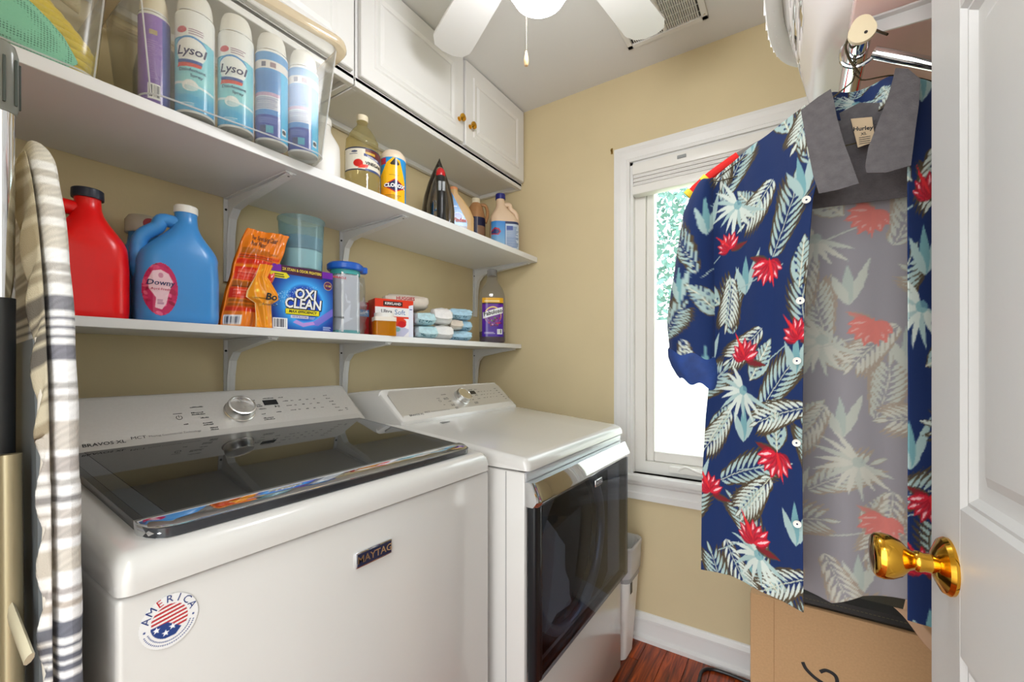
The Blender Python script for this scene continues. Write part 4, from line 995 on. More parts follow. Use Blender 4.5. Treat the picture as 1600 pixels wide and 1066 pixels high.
# steam iron standing on its heel
ir = thing('steam_iron', 'black and chrome steam iron standing on its heel', 'iron', (-1.160, 1.248, UZ), 49)
def ironring(z, w, y0, y1, n=18):
    return [Vector((w*math.cos(2*PI*j/n), (y0+y1)/2+(y1-y0)/2*math.sin(2*PI*j/n), z)) for j in range(n)]
WZ = [(0, .052), (.03, .056), (.08, .056), (.13, .050), (.18, .038), (.22, .024), (.25, .011), (.268, .002)]
m = MB(); m.loft([ironring(z, w*1.14, .030, .046) for z, w in WZ]); m.build('soleplate', STEEL, ir)
m = MB(); m.loft([[Vector((p.x, min(p.y, .032), p.z)) for p in ironring(z, w*1.10, -.022, .040)] for z, w in WZ]); m.build('skirt', mat('black brown shell', (40, 32, 26), .2), ir, ang=60)
m = MB(); m.loft([[Vector((p.x, p.y, p.z)) for p in ironring(z, w, -.048, .012)] for z, w in ((.002, .040), (.03, .050), (.08, .050), (.12, .043), (.16, .033), (.19, .022), (.212, .006))]); m.build('chrome_shell', mat('smoked chrome', (128, 126, 130), .12, metal=1), ir, ang=60)
MB().tube(smoothpath([(0, -.030, .0), (0, -.075, .012), (0, -.080, .06), (0, -.078, .11), (0, -.058, .165), (0, -.030, .205), (0, -.006, .228)]), .015, 12, rs=[.020]*6+[.0175]*18+[.020]*6+[.016]*6+[.009]).build('handle', BLACK, ir, ang=70)
MB().sphere((0, -.056, .192), .018, .014, .024).build('steam_button', mat('iron red', (186, 24, 30), .25), ir)
MB().sphere((0, -.030, .216), .013, .012, .014).build('spray_nozzle', mat('warm silver', (220, 200, 170), .2, metal=.8), ir)
for s in (-.007, .007): MB().box(s-.006, -.094, .115, s+.006, -.082, .152, .002, 1).build('switch', mat('grey switch', (130, 134, 134), .4), ir)
MB().lathe([(.024, 0), (.024, .004), (.019, .006), (.017, .004), (.001, .004)], 24, M=Matrix.Translation((-.026, -.036, .075)) @ Matrix.Rotation(R(-40), 4, 'Z') @ Matrix.Rotation(R(90), 4, 'X')).build('dial', mat('dial silver', (180, 184, 188), .2, metal=1), ir)
# window cleaner bottle, brown bottle, bleach jug
wx = thing('window_cleaner_bottle', 'blue labelled window cleaner bottle partly behind the iron', 'bottle', (-1.21, 1.432, UZ), 46)
m = MB(); m.loft([rrect(.058*k, .036, .016, z, (q, 0)) for z, k, q in ((0, .95, 0), (.01, 1, 0), (.10, 1, 0), (.14, .82, -.008), (.175, .55, -.018), (.20, .3, -.026), (.215, .26, -.027))]); m.build('bottle_wall', mat('tan translucent plastic', (206, 168, 116), .35), wx, ang=50)
MB().lathe([(.018, .21), (.018, .232), (.014, .235), (.001, .235)], 16, c=(-.027, 0)).build('cap', mat('orange cap', (216, 140, 90), .4), wx)
cv = Cv(.09, .19, .0014, (36, 140, 214), -.05, 0); cv.rect(-.05, 0, .05, .05, (28, 30, 60)); cv.ell(-.012, .088, .022, .018, (240, 240, 244)); cv.ell(-.012, .088, .020, .016, (50, 90, 180)); cv.lines(-.04, .13, -.012, .137, 1, (230, 240, 250), .9)
label(cv, m.bvh(), wx, 0, .01, PRINTG, shape=lambda x, y: x < .028-(max(y-.07, 0))*.55)
text('Windex', .023, on(m.bvh(), -.010, .084), WINK, wx, .07, sx=.9); text('Windex', .023, on(m.bvh(), -.010, .084, .0024), mat('label bright red', (204, 24, 44), .5), wx, .02, sx=.9)
t, b = lathe_bottle('brown_bottle', 'brown bottle with dark navy label and cream cap', 'bottle', (-1.285, 1.640, UZ), 40, [(.043, 0), (.045, .006), (.045, .165), (.044, .18), (.034, .225), (.022, .245), (.018, .25)], mat('brown plastic', (176, 128, 84), .35), [(.021, .246), (.021, .268), (.001, .269)], CREAMC)
MB().tube(smoothpath([(.018, 0, .24), (.045, 0, .238), (.056, 0, .20), (.045, 0, .155)]), .008, 8).build('handle', mat('brown plastic', (176, 128, 84), .35), t)
cv = Cv(.088, .15, .0016, (26, 30, 66), -.044, 0); cv.rect(.004, 0, .006, .15, (220, 200, 170)); cv.rect(.006, .0, .044, .11, (150, 116, 92)); cv.lines(-.03, .12, -.01, .128, 1, (220, 220, 230), .9); cv.lines(-.036, .09, -.008, .112, 2, (230, 230, 235), .9)
label(cv, b, t, 0, .02, PRINT)
t, b, o = jug('bleach_jug', 'tan bleach jug with blue cap and blue label by the back wall', 'jug', (-1.165, 1.705, UZ), 42, .068, .052, .285, -.018, .020, mat('tan bleach plastic', (226, 198, 168), .4), mat('navy blue cap', (28, 32, 120), .35), .022, .0235, 1, .52, hr=.012)
cv = Cv(.130, .130, .0014, (60, 140, 210), -.065, 0)
cv.grad((150, 190, 216), (50, 130, 206)); cv.poly([(-.065, .085), (-.050, .10), (-.030, .095), (-.022, .08), (-.034, .064), (-.065, .068)], (186, 40, 60)); cv.poly([(-.065, .080), (-.050, .092), (-.034, .089), (-.028, .08), (-.038, .069), (-.065, .073)], (40, 50, 110))
cv.rect(.0, 0, .065, .13, (196, 210, 224)); cv.rect(.0, .118, .065, .13, (40, 50, 90)); cv.lines(.004, .008, .062, .108, 16, (50, 80, 140), .8); cv.rect(.004, .088, .034, .108, (70, 90, 160)); cv.rect(-.002, 0, .0, .13, (40, 60, 120))
label(cv, b, t, 0, .012, PRINT)
#NEXT2
# ------------------------------------------------------------------ clear storage bins
BIN = clear('clear bin plastic', (250, 250, 248), .09, .22, 1.3, (235, 233, 226)); EDGE = clear('milky bin edge', (252, 252, 252), .45, .1, 1.4, (252, 252, 252)); RIM = clear('milky bin rim', (244, 236, 220), .45, .12, 1.42, (240, 226, 200))
def bin_(lab, loc, rz, hx, hy, h, fl=.028, group='clear storage bins'):
    t = thing('storage_bin', lab, 'storage bin', loc, rz, group)
    m = MB(); R0 = [rrect(hx+fl*q, hy+fl*q*.9, .035, .004+h*q, n=5) for q in (0, .03, .25, .5, .75, 1)]; R0[0] = rrect(hx-.006, hy-.006, .032, 0, n=5)
    m.loft(R0, True, False); o = m.build('bin_wall', BIN, t, ang=60); s = o.modifiers.new('thickness', 'SOLIDIFY'); s.thickness = .002
    r_ = MB(); a, b_ = hx+fl, hy+fl*.9
    r_.loft([rrect(a, b_, .036, h-.002), rrect(a+.018, b_+.018, .045, h-.004), rrect(a+.022, b_+.022, .048, h+.002), rrect(a+.020, b_+.020, .047, h+.014), rrect(a+.002, b_+.002, .036, h+.016), rrect(a, b_, .036, h+.006)], False, False)
    r_.build('rim', RIM, t, ang=50)
    for q0 in range(4):
        k0 = q0*6+3; p = [R0[i][k0] for i in range(1, 6)]
        MB().tube(p, .0016, 6).build('corner_edge', EDGE, t)
    MB().tube([*R0[1], R0[1][0]], .0018, 6, False).build('base_edge', EDGE, t)
    return t
UB = UZ+.001
bin_('clear plastic bin of spray cans overhanging the upper shelf', (-1.182, .506, UB), 82, .182, .148, .292)
bin_('clear plastic bin of mop pads at the left end of the upper shelf', (-1.225, .146, UB), 90, .104, .145, .19, .014)
def can(lab, x, y, rz, kind, r=.0352, h=.212, z=UB+.007):
    t = thing('spray_can', lab, 'spray can', (x, y, z), rz, 'spray cans in the clear bin')
    m = MB(); m.lathe([(r*.86, .006), (r*.97, 0), (r, .003), (r, h), (r*.97, h+.004), (r*.86, h+.012), (r*.80, h+.014)], 36)
    m.build('can', mat('can white', (236, 238, 238), .3), t, ang=40); b = m.bvh()
    MB().lathe([(r*.985, h-.002), (r*.985, h+.004)], 36, cap0=False, cap1=False).build('seam', STEEL, t)
    c = MB(); c.lathe([(r*.90, h+.006), (r*.90, h+.020), (r*.84, h+.036), (r*.72, h+.048), (r*.5, h+.053), (.001, h+.054)], 32); c.build('cap', WPLA if kind != 'purple' else mat('cream spray cap', (236, 226, 200), .4), t, ang=50)
    MB().lathe([(r*.94, .0008), (r*.99, .0045)], 36, cap0=False, cap1=False).build('base_rim', STEEL, t)
    W2 = r*1.96; cv = Cv(W2, h-.008, .0011, (240, 242, 242), -W2/2, 0); e = W2/2
    if kind == 'front':
        cv.grad((40, 150, 220), (150, 224, 236), 0, .06); cv.grad((150, 224, 232), (130, 214, 238), .06, .150); cv.rect(-e, .150, e, .153, (60, 170, 200))
        cv.poly([(-e, .158), (e, .150), (e, .160), (-e, .166)], (240, 242, 242)); cv.ell(0, .124, e*.72, .030, (246, 248, 248)); cv.ell(0, .140, e*.72, .016, (60, 140, 210)); cv.ell(0, .134, e*.74, .018, (246, 248, 248))
        cv.rect(-e*.66, .098, e*.56, .106, (40, 80, 160)); cv.poly([(-e*.7, .090), (e*.5, .092), (e*.56, .099), (-e*.64, .099)], (222, 70, 60)); cv.ell(-.001, .052, .014, .012, (250, 252, 252)); cv.ell(.001, .049, .012, .008, (206, 232, 240)); cv.line((-e, .060), (e, .048), .005, (250, 252, 252), .8)
        cv.poly([(-e, 0), (e, 0), (e, .022), (0, .034), (-e, .030)], (70, 180, 230), .8); cv.lines(-e*.5, .010, e*.3, .018, 2, (220, 240, 250), .7); cv.lines(-e*.1, .160, e*.7, .174, 3, (130, 90, 120), .7); cv.ell(-e*.45, .168, .009, .007, (206, 60, 80))
    elif kind == 'back':
        cv.grad((60, 130, 205), (90, 160, 220)); cv.rect(-e, .165, e, .184, (232, 226, 222)); cv.rect(e*.55, 0, e, .165, (70, 190, 240)); cv.rect(-e, .068, e*.5, .10, (206, 210, 224)); cv.rect(-e, .100, e*.5, .108, (196, 160, 190)); cv.rect(-e, 0, e*.5, .055, (40, 66, 160)); cv.lines(-e*.9, .07, e*.45, .098, 9, (90, 100, 150), .6); cv.lines(-e*.9, .112, e*.45, .160, 14, (40, 80, 160), .45); cv.rect(-e*.7, .012, e*.1, .030, (60, 160, 190)); cv.rect(-e*.7, .012, -e*.35, .030, (40, 50, 110)); cv.lines(-e*.8, .036, e*.4, .050, 4, (140, 160, 220), .6)
        cv.rect(-e*.6, .168, -e*.35, .180, (110, 110, 130)); cv.rect(-e*.1, .168, e*.25, .180, (150, 120, 130)); cv.rect(e*.62, .016, e*.86, .032, (236, 240, 244)); cv.ell(e*.74, .024, .0035, .005, (40, 40, 50))
    else:
        cv.grad((120, 84, 170), (150, 110, 200)); cv.lines(-e*.5, .05, e*.5, .13, 18, (190, 160, 220), .5); cv.bars(-e*.4, .008, e*.4, .040, 8); cv.rect(-e*.3, .14, e*.2, .15, (200, 190, 90), .7); cv.rect(e*.5, 0, e, h-.01, (70, 90, 170), .8)
    label(cv, b, t, 0, .004, PRINTG)
    if kind == 'front':
        text('Lysol', .026, on(b, 0, .128), mat('label navy', (30, 32, 90), .5), t, .015, shear=.2, sx=.9); text('Disinfectant', .0092, on(b, .002, .088), mat('label deep blue', (24, 60, 110), .5), t, .015); text('Spray', .0092, on(b, .010, .077), mat('label deep blue', (24, 60, 110), .5), t, .015)
    return t
def aim(x, y): return math.degrees(math.atan2(-x, y))
can('blue and white disinfectant can, leftmost and nearest in the bin', -1.090, .405, aim(-1.090, .405)-14, 'front')
can('blue and white disinfectant can, second from the left in the bin', -1.077, .481, aim(-1.077, .481)-12, 'front')
can('disinfectant can showing its back label, third in the bin', -1.066, .556, aim(-1.066, .556), 'back')
can('disinfectant can showing its back label at the right end of the bin', -1.055, .630, aim(-1.055, .630), 'back')
can('slim purple spray can with barcode beside the disinfectant cans', -1.120, .342, aim(-1.120, .342), 'purple', .026, .188)
lathe_bottle('grey_bottle', 'dark grey bottle with black cap at the left inside the bin', 'bottle', (-1.185, .372, UB+.007), 75, [(.04, 0), (.045, .01), (.046, .10), (.040, .14), (.028, .17), (.020, .18)], mat('olive grey plastic', (92, 92, 84), .4), [(.019, .178), (.020, .182), (.019, .222), (.001, .224)], mat('charcoal cap', (52, 56, 58), .4), 1, .7)
lathe_bottle('pink_bottle', 'orange and pink bottle standing behind the cans in the bin', 'bottle', (-1.145, .590, UB+.007), 75, [(.03, 0), (.033, .01), (.033, .13), (.02, .16), (.014, .17)], mat('salmon plastic', (222, 130, 120), .45), [(.015, .17), (.015, .19), (.001, .191)], WPLA)
# mop pads in the left bin
yp = thing('chenille_mop_pad', 'thick yellow chenille mop pad pressed against the left bin', 'mop pad', (-1.178, .152, UB+.010), 90)
YEL = mat('yellow chenille', (246, 214, 20), .9, bump=.8, bscale=300, sheen=.3)
for k in range(13):
    u_ = k/12; z = .014 + .155*u_; xr = .098 - .10*max(u_-.35, 0)**1.1*1.5 - .02*max(.2-u_, 0); yy_ = -.03 - .012*math.sin(PI*u_)
    MB().tube(smoothpath([(-.085-.05*u_, yy_+.02, z+.020), (-.03, yy_, z+.008), (xr-.04, yy_-.002, z+.003), (xr-.008, yy_+.004, z), (xr+.004, yy_+.028, z-.003), (xr-.02, yy_+.06, z)], 5), .0085, 8).build('strand', YEL, yp, ang=80)
tp = thing('mesh_pad', 'mint green mesh pad leaning in front of the yellow mop pad', 'mesh pad', (-1.101, .118, UB+.012), 90)
TEAL = mat('mint mesh', (120, 212, 176), .8)
nt_ = TEAL.node_tree; vo = nt_.nodes.new('ShaderNodeTexVoronoi'); vo.inputs['Scale'].default_value = 260; vo.inputs['Randomness'].default_value = .15; tcn = nt_.nodes.new('ShaderNodeTexCoord'); nt_.links.new(tcn.outputs['Object'], vo.inputs['Vector'])
rp = nt_.nodes.new('ShaderNodeValToRGB'); rp.color_ramp.elements[0].position = .25; rp.color_ramp.elements[0].color = (*rgb(50, 132, 110), 1); rp.color_ramp.elements[1].position = .42; rp.color_ramp.elements[1].color = (*rgb(132, 220, 186), 1)
nt_.links.new(vo.outputs['Distance'], rp.inputs[0]); nt_.links.new(rp.outputs[0], nt_.nodes['Principled BSDF'].inputs['Base Color'])
m = MB(); rings = []
for i in range(13):
    q = -1+2*i/12; w = math.sqrt(max(1-q*q, .003)); cx0 = .105*q; rings.append([Vector((cx0, .010*w*math.cos(2*PI*j/20), .066+.052*w*math.sin(2*PI*j/20)-.45*cx0)) for j in range(20)])
m.loft(rings); m.build('pad', TEAL, tp, ang=80)
m = MB(); m.tube(smoothpath([(-.10, .012, .16), (-.02, .014, .125), (.04, .016, .10)]), .009, 8, flat=.5); m.build('binding', mat('mint binding', (60, 186, 150), .6), tp)
cp_ = thing('cream_mesh_pad', 'cream mesh pad at the top right of the left bin', 'mesh pad', (-1.175, .192, UB+.178), 90)
m = MB(); rings = []
for i in range(9):
    q = i/8; rings.append([Vector((-.07+.115*q+.02*math.cos(2*PI*j/16)*(1-q), -.012+.022*math.sin(2*PI*j/16)*(1-.3*q), .07-.055*q+.035*math.cos(2*PI*j/16))) for j in range(16)])
m.loft(rings); m.build('pad', mat('cream mesh', (216, 204, 176), .85, noise=.12, nscale=300, bump=.5, bscale=260), cp_, ang=60)

# ------------------------------------------------------------------ ironing board and poles beside the washer
ib = thing('ironing_board', 'upright ironing board with grey striped cover beside the washer', 'ironing board', (-.766, .122, 0), 0, None, (0, R(-2.5), 0))
BW, BT, BB = .185, 1.462, .06
def bhalf(z):
    if z > 1.05: q = (z-1.05)/(BT-1.05); return max(BW*math.sqrt(max(1-q**2.2, 0))*.96 + .004, .006)
    return BW
zs = np.linspace(BB, BT, 420); nr_ = 34; C = np.zeros((420, nr_, 3)); P = np.zeros((420, nr_, 3))
stripes = []; z = BT
seq = [(.050, (214, 208, 192)), (.012, (238, 236, 230)), (.010, (196, 190, 178)), (.010, (236, 234, 228)), (.016, (204, 198, 186)), (.012, (238, 236, 230)), (.014, (196, 190, 180)), (.012, (236, 234, 230)), (.026, (206, 200, 188)), (.018, (240, 240, 238)), (.008, (186, 182, 176)), (.006, (238, 238, 236)), (.008, (190, 186, 180)), (.014, (240, 240, 238)),
       (.018, (132, 132, 138)), (.005, (236, 236, 236)), (.005, (122, 122, 130)), (.005, (236, 236, 236)), (.005, (122, 122, 130)), (.005, (236, 236, 236)), (.005, (128, 128, 134)), (.005, (236, 236, 236)), (.018, (126, 126, 134)), (.022, (240, 240, 240)), (.008, (178, 176, 174)), (.006, (238, 238, 238)), (.008, (184, 180, 176)), (.018, (240, 240, 240)),
       (.030, (196, 190, 182)), (.008, (238, 238, 238)), (.016, (178, 172, 168)), (.006, (238, 238, 238)), (.006, (180, 176, 172)), (.010, (238, 238, 238)), (.008, (150, 148, 148)), (.008, (238, 238, 238)), (.008, (190, 184, 178)), (.008, (238, 238, 238)), (.014, (184, 178, 172)), (.008, (240, 240, 240)), (.026, (200, 194, 184)), (.016, (240, 240, 240)), (.007, (176, 170, 168)), (.005, (238, 238, 238)), (.008, (186, 176, 166)), (.014, (240, 240, 240)),
       (.016, (110, 112, 122)), (.005, (236, 236, 236)), (.006, (104, 106, 116)), (.005, (236, 236, 236)), (.006, (104, 106, 116)), (.005, (236, 236, 236)), (.006, (104, 106, 116)), (.005, (236, 236, 236)), (.018, (106, 108, 118)), (.02, (240, 240, 240)), (.008, (170, 168, 168)), (.02, (240, 240, 240)), (.05, (196, 190, 182))]
i = 0
while z > BB:
    w_, c_ = seq[i % len(seq)]; stripes.append((z-w_, z, c_)); z -= w_; i += 1
th = .013
for a, z in enumerate(zs):
    col = next((c for lo_, hi_, c in stripes if lo_ <= z <= hi_), (230, 230, 228)); hwid = bhalf(z)
    for j in range(nr_):
        an = 2*PI*j/(nr_-1); c_, s_ = math.cos(an), math.sin(an)
        x = hwid*math.copysign(abs(c_)**.35, c_); y = (th+.0006*math.sin(z*60+j))*math.copysign(abs(s_)**.5, s_)
        if a > 405: y *= max(1-((a-405)/15)**2, .1)
        P[a, j] = (x, y, z); C[a, j] = np.array(col)/255.*(1+.05*math.sin(z*3000+j*2.3)*(.5 if col[0] > 225 else 1))
cgrid('striped_cover', P, C, printed('woven cotton', .85, .2, .5, 900), ib)
# metal underside (faces the passage wall) with gathered hem
m = MB(); pts = [(bhalf(z)-.030, z) for z in np.linspace(.09, 1.20, 24)]; poly = [(x, z) for x, z in pts] + [(-x, z) for x, z in reversed(pts)]
m.prism(poly, lambda a, b_, h: Vector((a, -th-h, b_)), .001, .006); m.build('metal_underside', mat('grey metal deck', (128, 134, 138), .4, metal=.3), ib, ang=30)
m = MB()
hem = [(bhalf(z)-.014+.0012*math.sin(z*95), -th-.003-.001*math.sin(z*80), z) for z in np.linspace(.07, 1.20, 70)]
m.tube(hem, .0035, 8); m.build('gathered_hem', mat('cream hem cloth', (214, 208, 196), .9), ib, ang=70)
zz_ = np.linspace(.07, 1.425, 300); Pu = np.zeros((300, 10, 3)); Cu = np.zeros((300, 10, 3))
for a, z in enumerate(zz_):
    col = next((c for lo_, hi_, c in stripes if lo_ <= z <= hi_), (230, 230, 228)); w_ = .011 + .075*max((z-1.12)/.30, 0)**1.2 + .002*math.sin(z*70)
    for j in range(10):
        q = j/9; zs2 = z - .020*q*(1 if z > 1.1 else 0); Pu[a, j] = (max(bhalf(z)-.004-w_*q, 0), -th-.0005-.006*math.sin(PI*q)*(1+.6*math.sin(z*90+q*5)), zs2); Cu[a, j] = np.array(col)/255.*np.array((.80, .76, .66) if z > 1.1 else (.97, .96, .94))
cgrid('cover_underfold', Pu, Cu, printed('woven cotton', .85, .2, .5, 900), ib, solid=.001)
LEGM = mat('beige metal tube', (176, 164, 132), .3, metal=.5)
m = MB(); m.tube(smoothpath([(.135, -.036, 1.08), (.138, -.036, .7), (.136, -.036, .30), (.10, -.036, .10)]), .010, 10); m.build('leg', LEGM, ib)
m = MB(); m.tube(smoothpath([(.05, -.030, 1.08), (.06, -.030, .7), (.04, -.030, .12)]), .010, 10); m.build('leg', LEGM, ib)
m = MB(); m.tube([(.03, -.052, 1.02), (.185, -.030, .885)], .010, 8, flat=.35); m.build('leg_brace', mat('light beige strap', (206, 198, 170), .5), ib)
MB().box(-.06, -.02, 0, .06, .012, .062, .004, 1).build('rest_foot', DGREY, ib)
mp = thing('mop_pole', 'chrome pole with grey ribbed grip at the left edge', 'mop pole', (-.722, .050, 0), 0)
MB().lathe([(.0098, 1.24), (.0098, 1.455)], 18, M=Matrix.Translation((0, .037, 0))).build('chrome_tube', CHROME, mp)
g = MB(); g.lathe([(.011, 1.452), (.0125, 1.458), (.0125, 1.515), (.010, 1.526), (.004, 1.531), (.001, 1.5315)], 20, M=Matrix.Translation((0, .037, 0))); g.build('end_grip', clear('frosted grip', (190, 192, 186), .6, .2, hazecol=(176, 178, 170)), mp)
for k in range(8):
    a = 2*PI*k/8; MB().box(-.0016, -.0012, 0, .0016, .0012, .05, .0004, 1).build('grip_rib', mat('dark green grey rub', (66, 74, 68), .5), mp).location = (.0128*math.cos(a), .037+.0128*math.sin(a), 1.46)
MB().tube(smoothpath([(0, .037, 1.25), (-.003, .037, 1.0), (.0, .037, .5), (0, .037, .002)]), .0105, 12).build('black_tube', mat('black rubberised tube', (36, 38, 40), .5), mp)
#NEXT3
# ------------------------------------------------------------------ right side: closet shelf, rod, basket
cs = thing('closet_shelf', 'white shelf on a metal bracket over the hanging shirt', 'shelf', (0, 0, 1.700))
PKW = clear('pinkish translucent shelf board', (252, 236, 232), .9, .15, 1.4, (254, 233, 228))
MB().box(.072, .55, 0, XR-.002, YB-.003, .019, .002, 1).build('board', PKW, cs)
for yb in (.848, 1.70):
    b = MB(); b.box(.088, yb-.012, -.004, XR-.003, yb+.012, -.0006, .001, 1)
    b.prism([(.088, -.004), (XR-.003, -.004), (XR-.003, -.05), (.30, -.034), (.105, -.022), (.088, -.012)], lambda a, c, h: Vector((a, yb+h, c)), -.0015, .0015)
    b.box(XR-.006, yb-.012, -.32, XR-.003, yb+.012, -.004)
    br = b.build('bracket', BRK, cs, ang=30)
    MB().tube([(.100, yb, -.050), (XR-.006, yb, -.300)], .0085, 12).build('brace_tube', CHROME, br)
    MB().tube(smoothpath([(.092, yb, -.008), (.080, yb, -.012), (.0625, yb, -.028), (.0625, yb, -.052), (.080, yb, -.0635), (.100, yb, -.056)]), .0032, 8).build('rod_hook', CHROME, br)
    for x in (.125, .155): MB().lathe([(.0035, 0), (.003, -.002)], 8, c=(x, yb+.006), M=Matrix.Translation((0, 0, -.004))).build('screw', mat('dark screw', (60, 58, 56), .4, metal=.7), br)
rd = thing('hanging_rod', 'chrome hanging rod with cream end cap under the closet shelf', 'rod', (.081, 0, 1.657))
MB().lathe([(.0135, 0), (.0135, 1.03)], 28, M=Matrix.Translation((0, .80, 0)) @ Matrix.Rotation(R(-90), 4, 'X')).build('tube', CHROME, rd)
ec = MB(); ec.prism([(.0165*math.cos(a)*(1 if math.sin(a) < .3 else .82), .0165*math.sin(a)+(.006 if math.sin(a) > .3 else 0)) for a in np.linspace(0, 2*PI, 25)[:-1]], lambda a, c, h: Vector((a, .80-h, c)), 0, .006); cap_ = ec.build('end_cap', mat('cream end cap', (232, 218, 184), .4), rd, ang=30)
MB().lathe([(.0022, .0060), (.0022, .0066)], 10, M=Matrix.Translation((.004, .80, -.004)) @ Matrix.Rotation(R(90), 4, 'X')).build('cap_hole', BLACK, cap_)

# laundry basket on the shelf, slotted sides
bk_ = thing('laundry_basket', 'white plastic laundry basket overhanging the closet shelf', 'basket', (.205, 1.06, 1.7195))
PW = clear('white translucent basket plastic', (250, 246, 244), .86, .12, 1.45, (244, 240, 238))
nb, nz = 132, 30; vs = []; fs = []
def oval(a, hx, hy):
    c_, s_ = math.cos(a), math.sin(a); e = .55
    return hx*math.copysign(abs(c_)**e, c_), hy*math.copysign(abs(s_)**e, s_)
for i in range(nz):
    q = i/(nz-1); hx = .172+.058*q; hy = .258+.06*q; z = .27*q
    if q < .12: k = .90+.10*math.sqrt(1-(1-q/.12)**2); hx *= k; hy *= k
    for j in range(nb): vs.append((*oval(2*PI*j/nb, hx, hy), z))
for i in range(nz-1):
    for j in range(nb):
        row = (i-11)//4; ph = (j + (3 if row % 2 else 0)) % 6; rr2 = (i-11) % 4
        hole = 11 <= i < 23 and ph in (0, 1, 2, 3) and not (rr2 == 3) and not (rr2 in (0, 2) and ph in (0, 3))
        if not hole: fs.append((i*nb+j, i*nb+(j+1) % nb, (i+1)*nb+(j+1) % nb, (i+1)*nb+j))
fs.append(tuple(reversed(range(nb))))
m = MB().add(vs, fs); o = m.build('basket_body', PW, bk_, ang=50); sm = o.modifiers.new('thickness', 'SOLIDIFY'); sm.thickness = .0025
m = MB(); rings = []
for dx, z in ((0, .262), (.004, .258), (.020, .240), (.030, .238), (.033, .246), (.030, .272), (.022, .282), (.002, .284), (-.003, .276)): rings.append([Vector((*oval(2*PI*j/72, .229+dx, .317+dx), z)) for j in range(72)])
m.loft(rings, False, False); m.build('rim', mat('white basket rim', (244, 243, 244), .25), bk_, ang=60)
for k in range(14):
    a = R(180)-.62+k*.095; x, y = oval(a, .254, .343); MB().box(x-.010, y-.0012, .243, x+.010, y+.0012, .272).build('rim_rib', mat('white basket rim', (244, 243, 244), .25), bk_, smooth=False)
# ------------------------------------------------------------------ tropical print shirt on a wire hanger
NAV = (17, 40, 88); SAGE = (158, 182, 180); PALE = (196, 206, 198); TEALC = (110, 156, 162); BRN = (74, 62, 44); RD = (200, 30, 52); PK = (244, 186, 190)
def fan_leaf(cv, x, y, s=1., a0=-35, sp=210, n=12, flip=1):
    for k in range(n):
        a = R(a0 - sp*k/(n-1)); cv.leaflet((x, y), a, s*random.uniform(.052, .070), s*.0085, PALE if k % 3 else SAGE, None, bend=flip*.3)
    cv.ell(x, y, .009*s, .009*s, TEALC, .8)
def frond(cv, x, y, ang, L, s=1., bend=.5, col=SAGE, n=9):
    px_, py_ = x, y; st = L/n
    for k in range(n):
        a = ang+bend*k/n; nx, ny = px_+st*math.cos(a), py_+st*math.sin(a); l = s*.050*math.sin(PI*(k+1.5)/(n+2.5))**.8
        for sd in (-1, 1):
            aa = a+sd*R(48); cv.leaflet((px_+.004*math.cos(aa), py_+.004*math.sin(aa)), aa, l*1.12, .0080*s, BRN, bend=-sd*.5); cv.leaflet((px_+.002*math.cos(aa), py_+.002*math.sin(aa)), aa, l*.86, .0056*s, col, bend=-sd*.4)
        cv.line((px_, py_), (nx, ny), .0018, (190, 196, 176)); px_, py_ = nx, ny
    cv.leaflet((px_, py_), ang+bend, .026*s, .006*s, col, BRN)
def big_leaf(cv, x, y, ang, L, w, col=SAGE):
    cv.leaflet((x, y), ang, L, w, BRN); cv.leaflet((x+.002*math.cos(ang), y+.002*math.sin(ang)), ang, L*.96, w*.90, col)
    c_, s_ = math.cos(ang), math.sin(ang)
    for k in range(1, 8):
        t_ = k/8*L*.9
        for sd in (-1, 1):
            a = ang+sd*R(45); l = w*.42*math.sin(PI*k/8.5)
            cv.line((x+t_*c_, y+t_*s_), (x+t_*c_+l*math.cos(a), y+t_*s_+l*math.sin(a)), .0016, BRN, .85)
            b0 = (x+t_*c_+l*.75*math.cos(a), y+t_*s_+l*.75*math.sin(a)); cv.leaflet(b0, a, l*.6, .0045, NAV)
    cv.line((x, y), (x+L*.92*c_, y+L*.92*s_), .0022, (206, 206, 186))
def flower(cv, x, y, s=1., rot=0.):
    cv.leaflet((x+.004*s, y-.010*s), rot+R(-8), .048*s, .010*s, (112, 30, 36), BRN); cv.line((x-.03*s*math.cos(rot), y-.016*s), (x-.075*s, y-.050*s), .0022, (150, 170, 168))
    for a, l in ((160, .034), (135, .040), (112, .040), (92, .044), (70, .040), (48, .042), (25, .036)):
        aa = R(a)+rot; cv.leaflet((x, y-.006*s), aa, l*s, .0125*s, RD, (150, 16, 36)); cv.leaflet((x+.008*s*math.cos(aa), y-.006*s+.008*s*math.sin(aa)), aa, l*s*.72, .0045*s, PK)
    cv.leaflet((x, y), rot+R(118), .056*s, .006*s, (214, 40, 48))
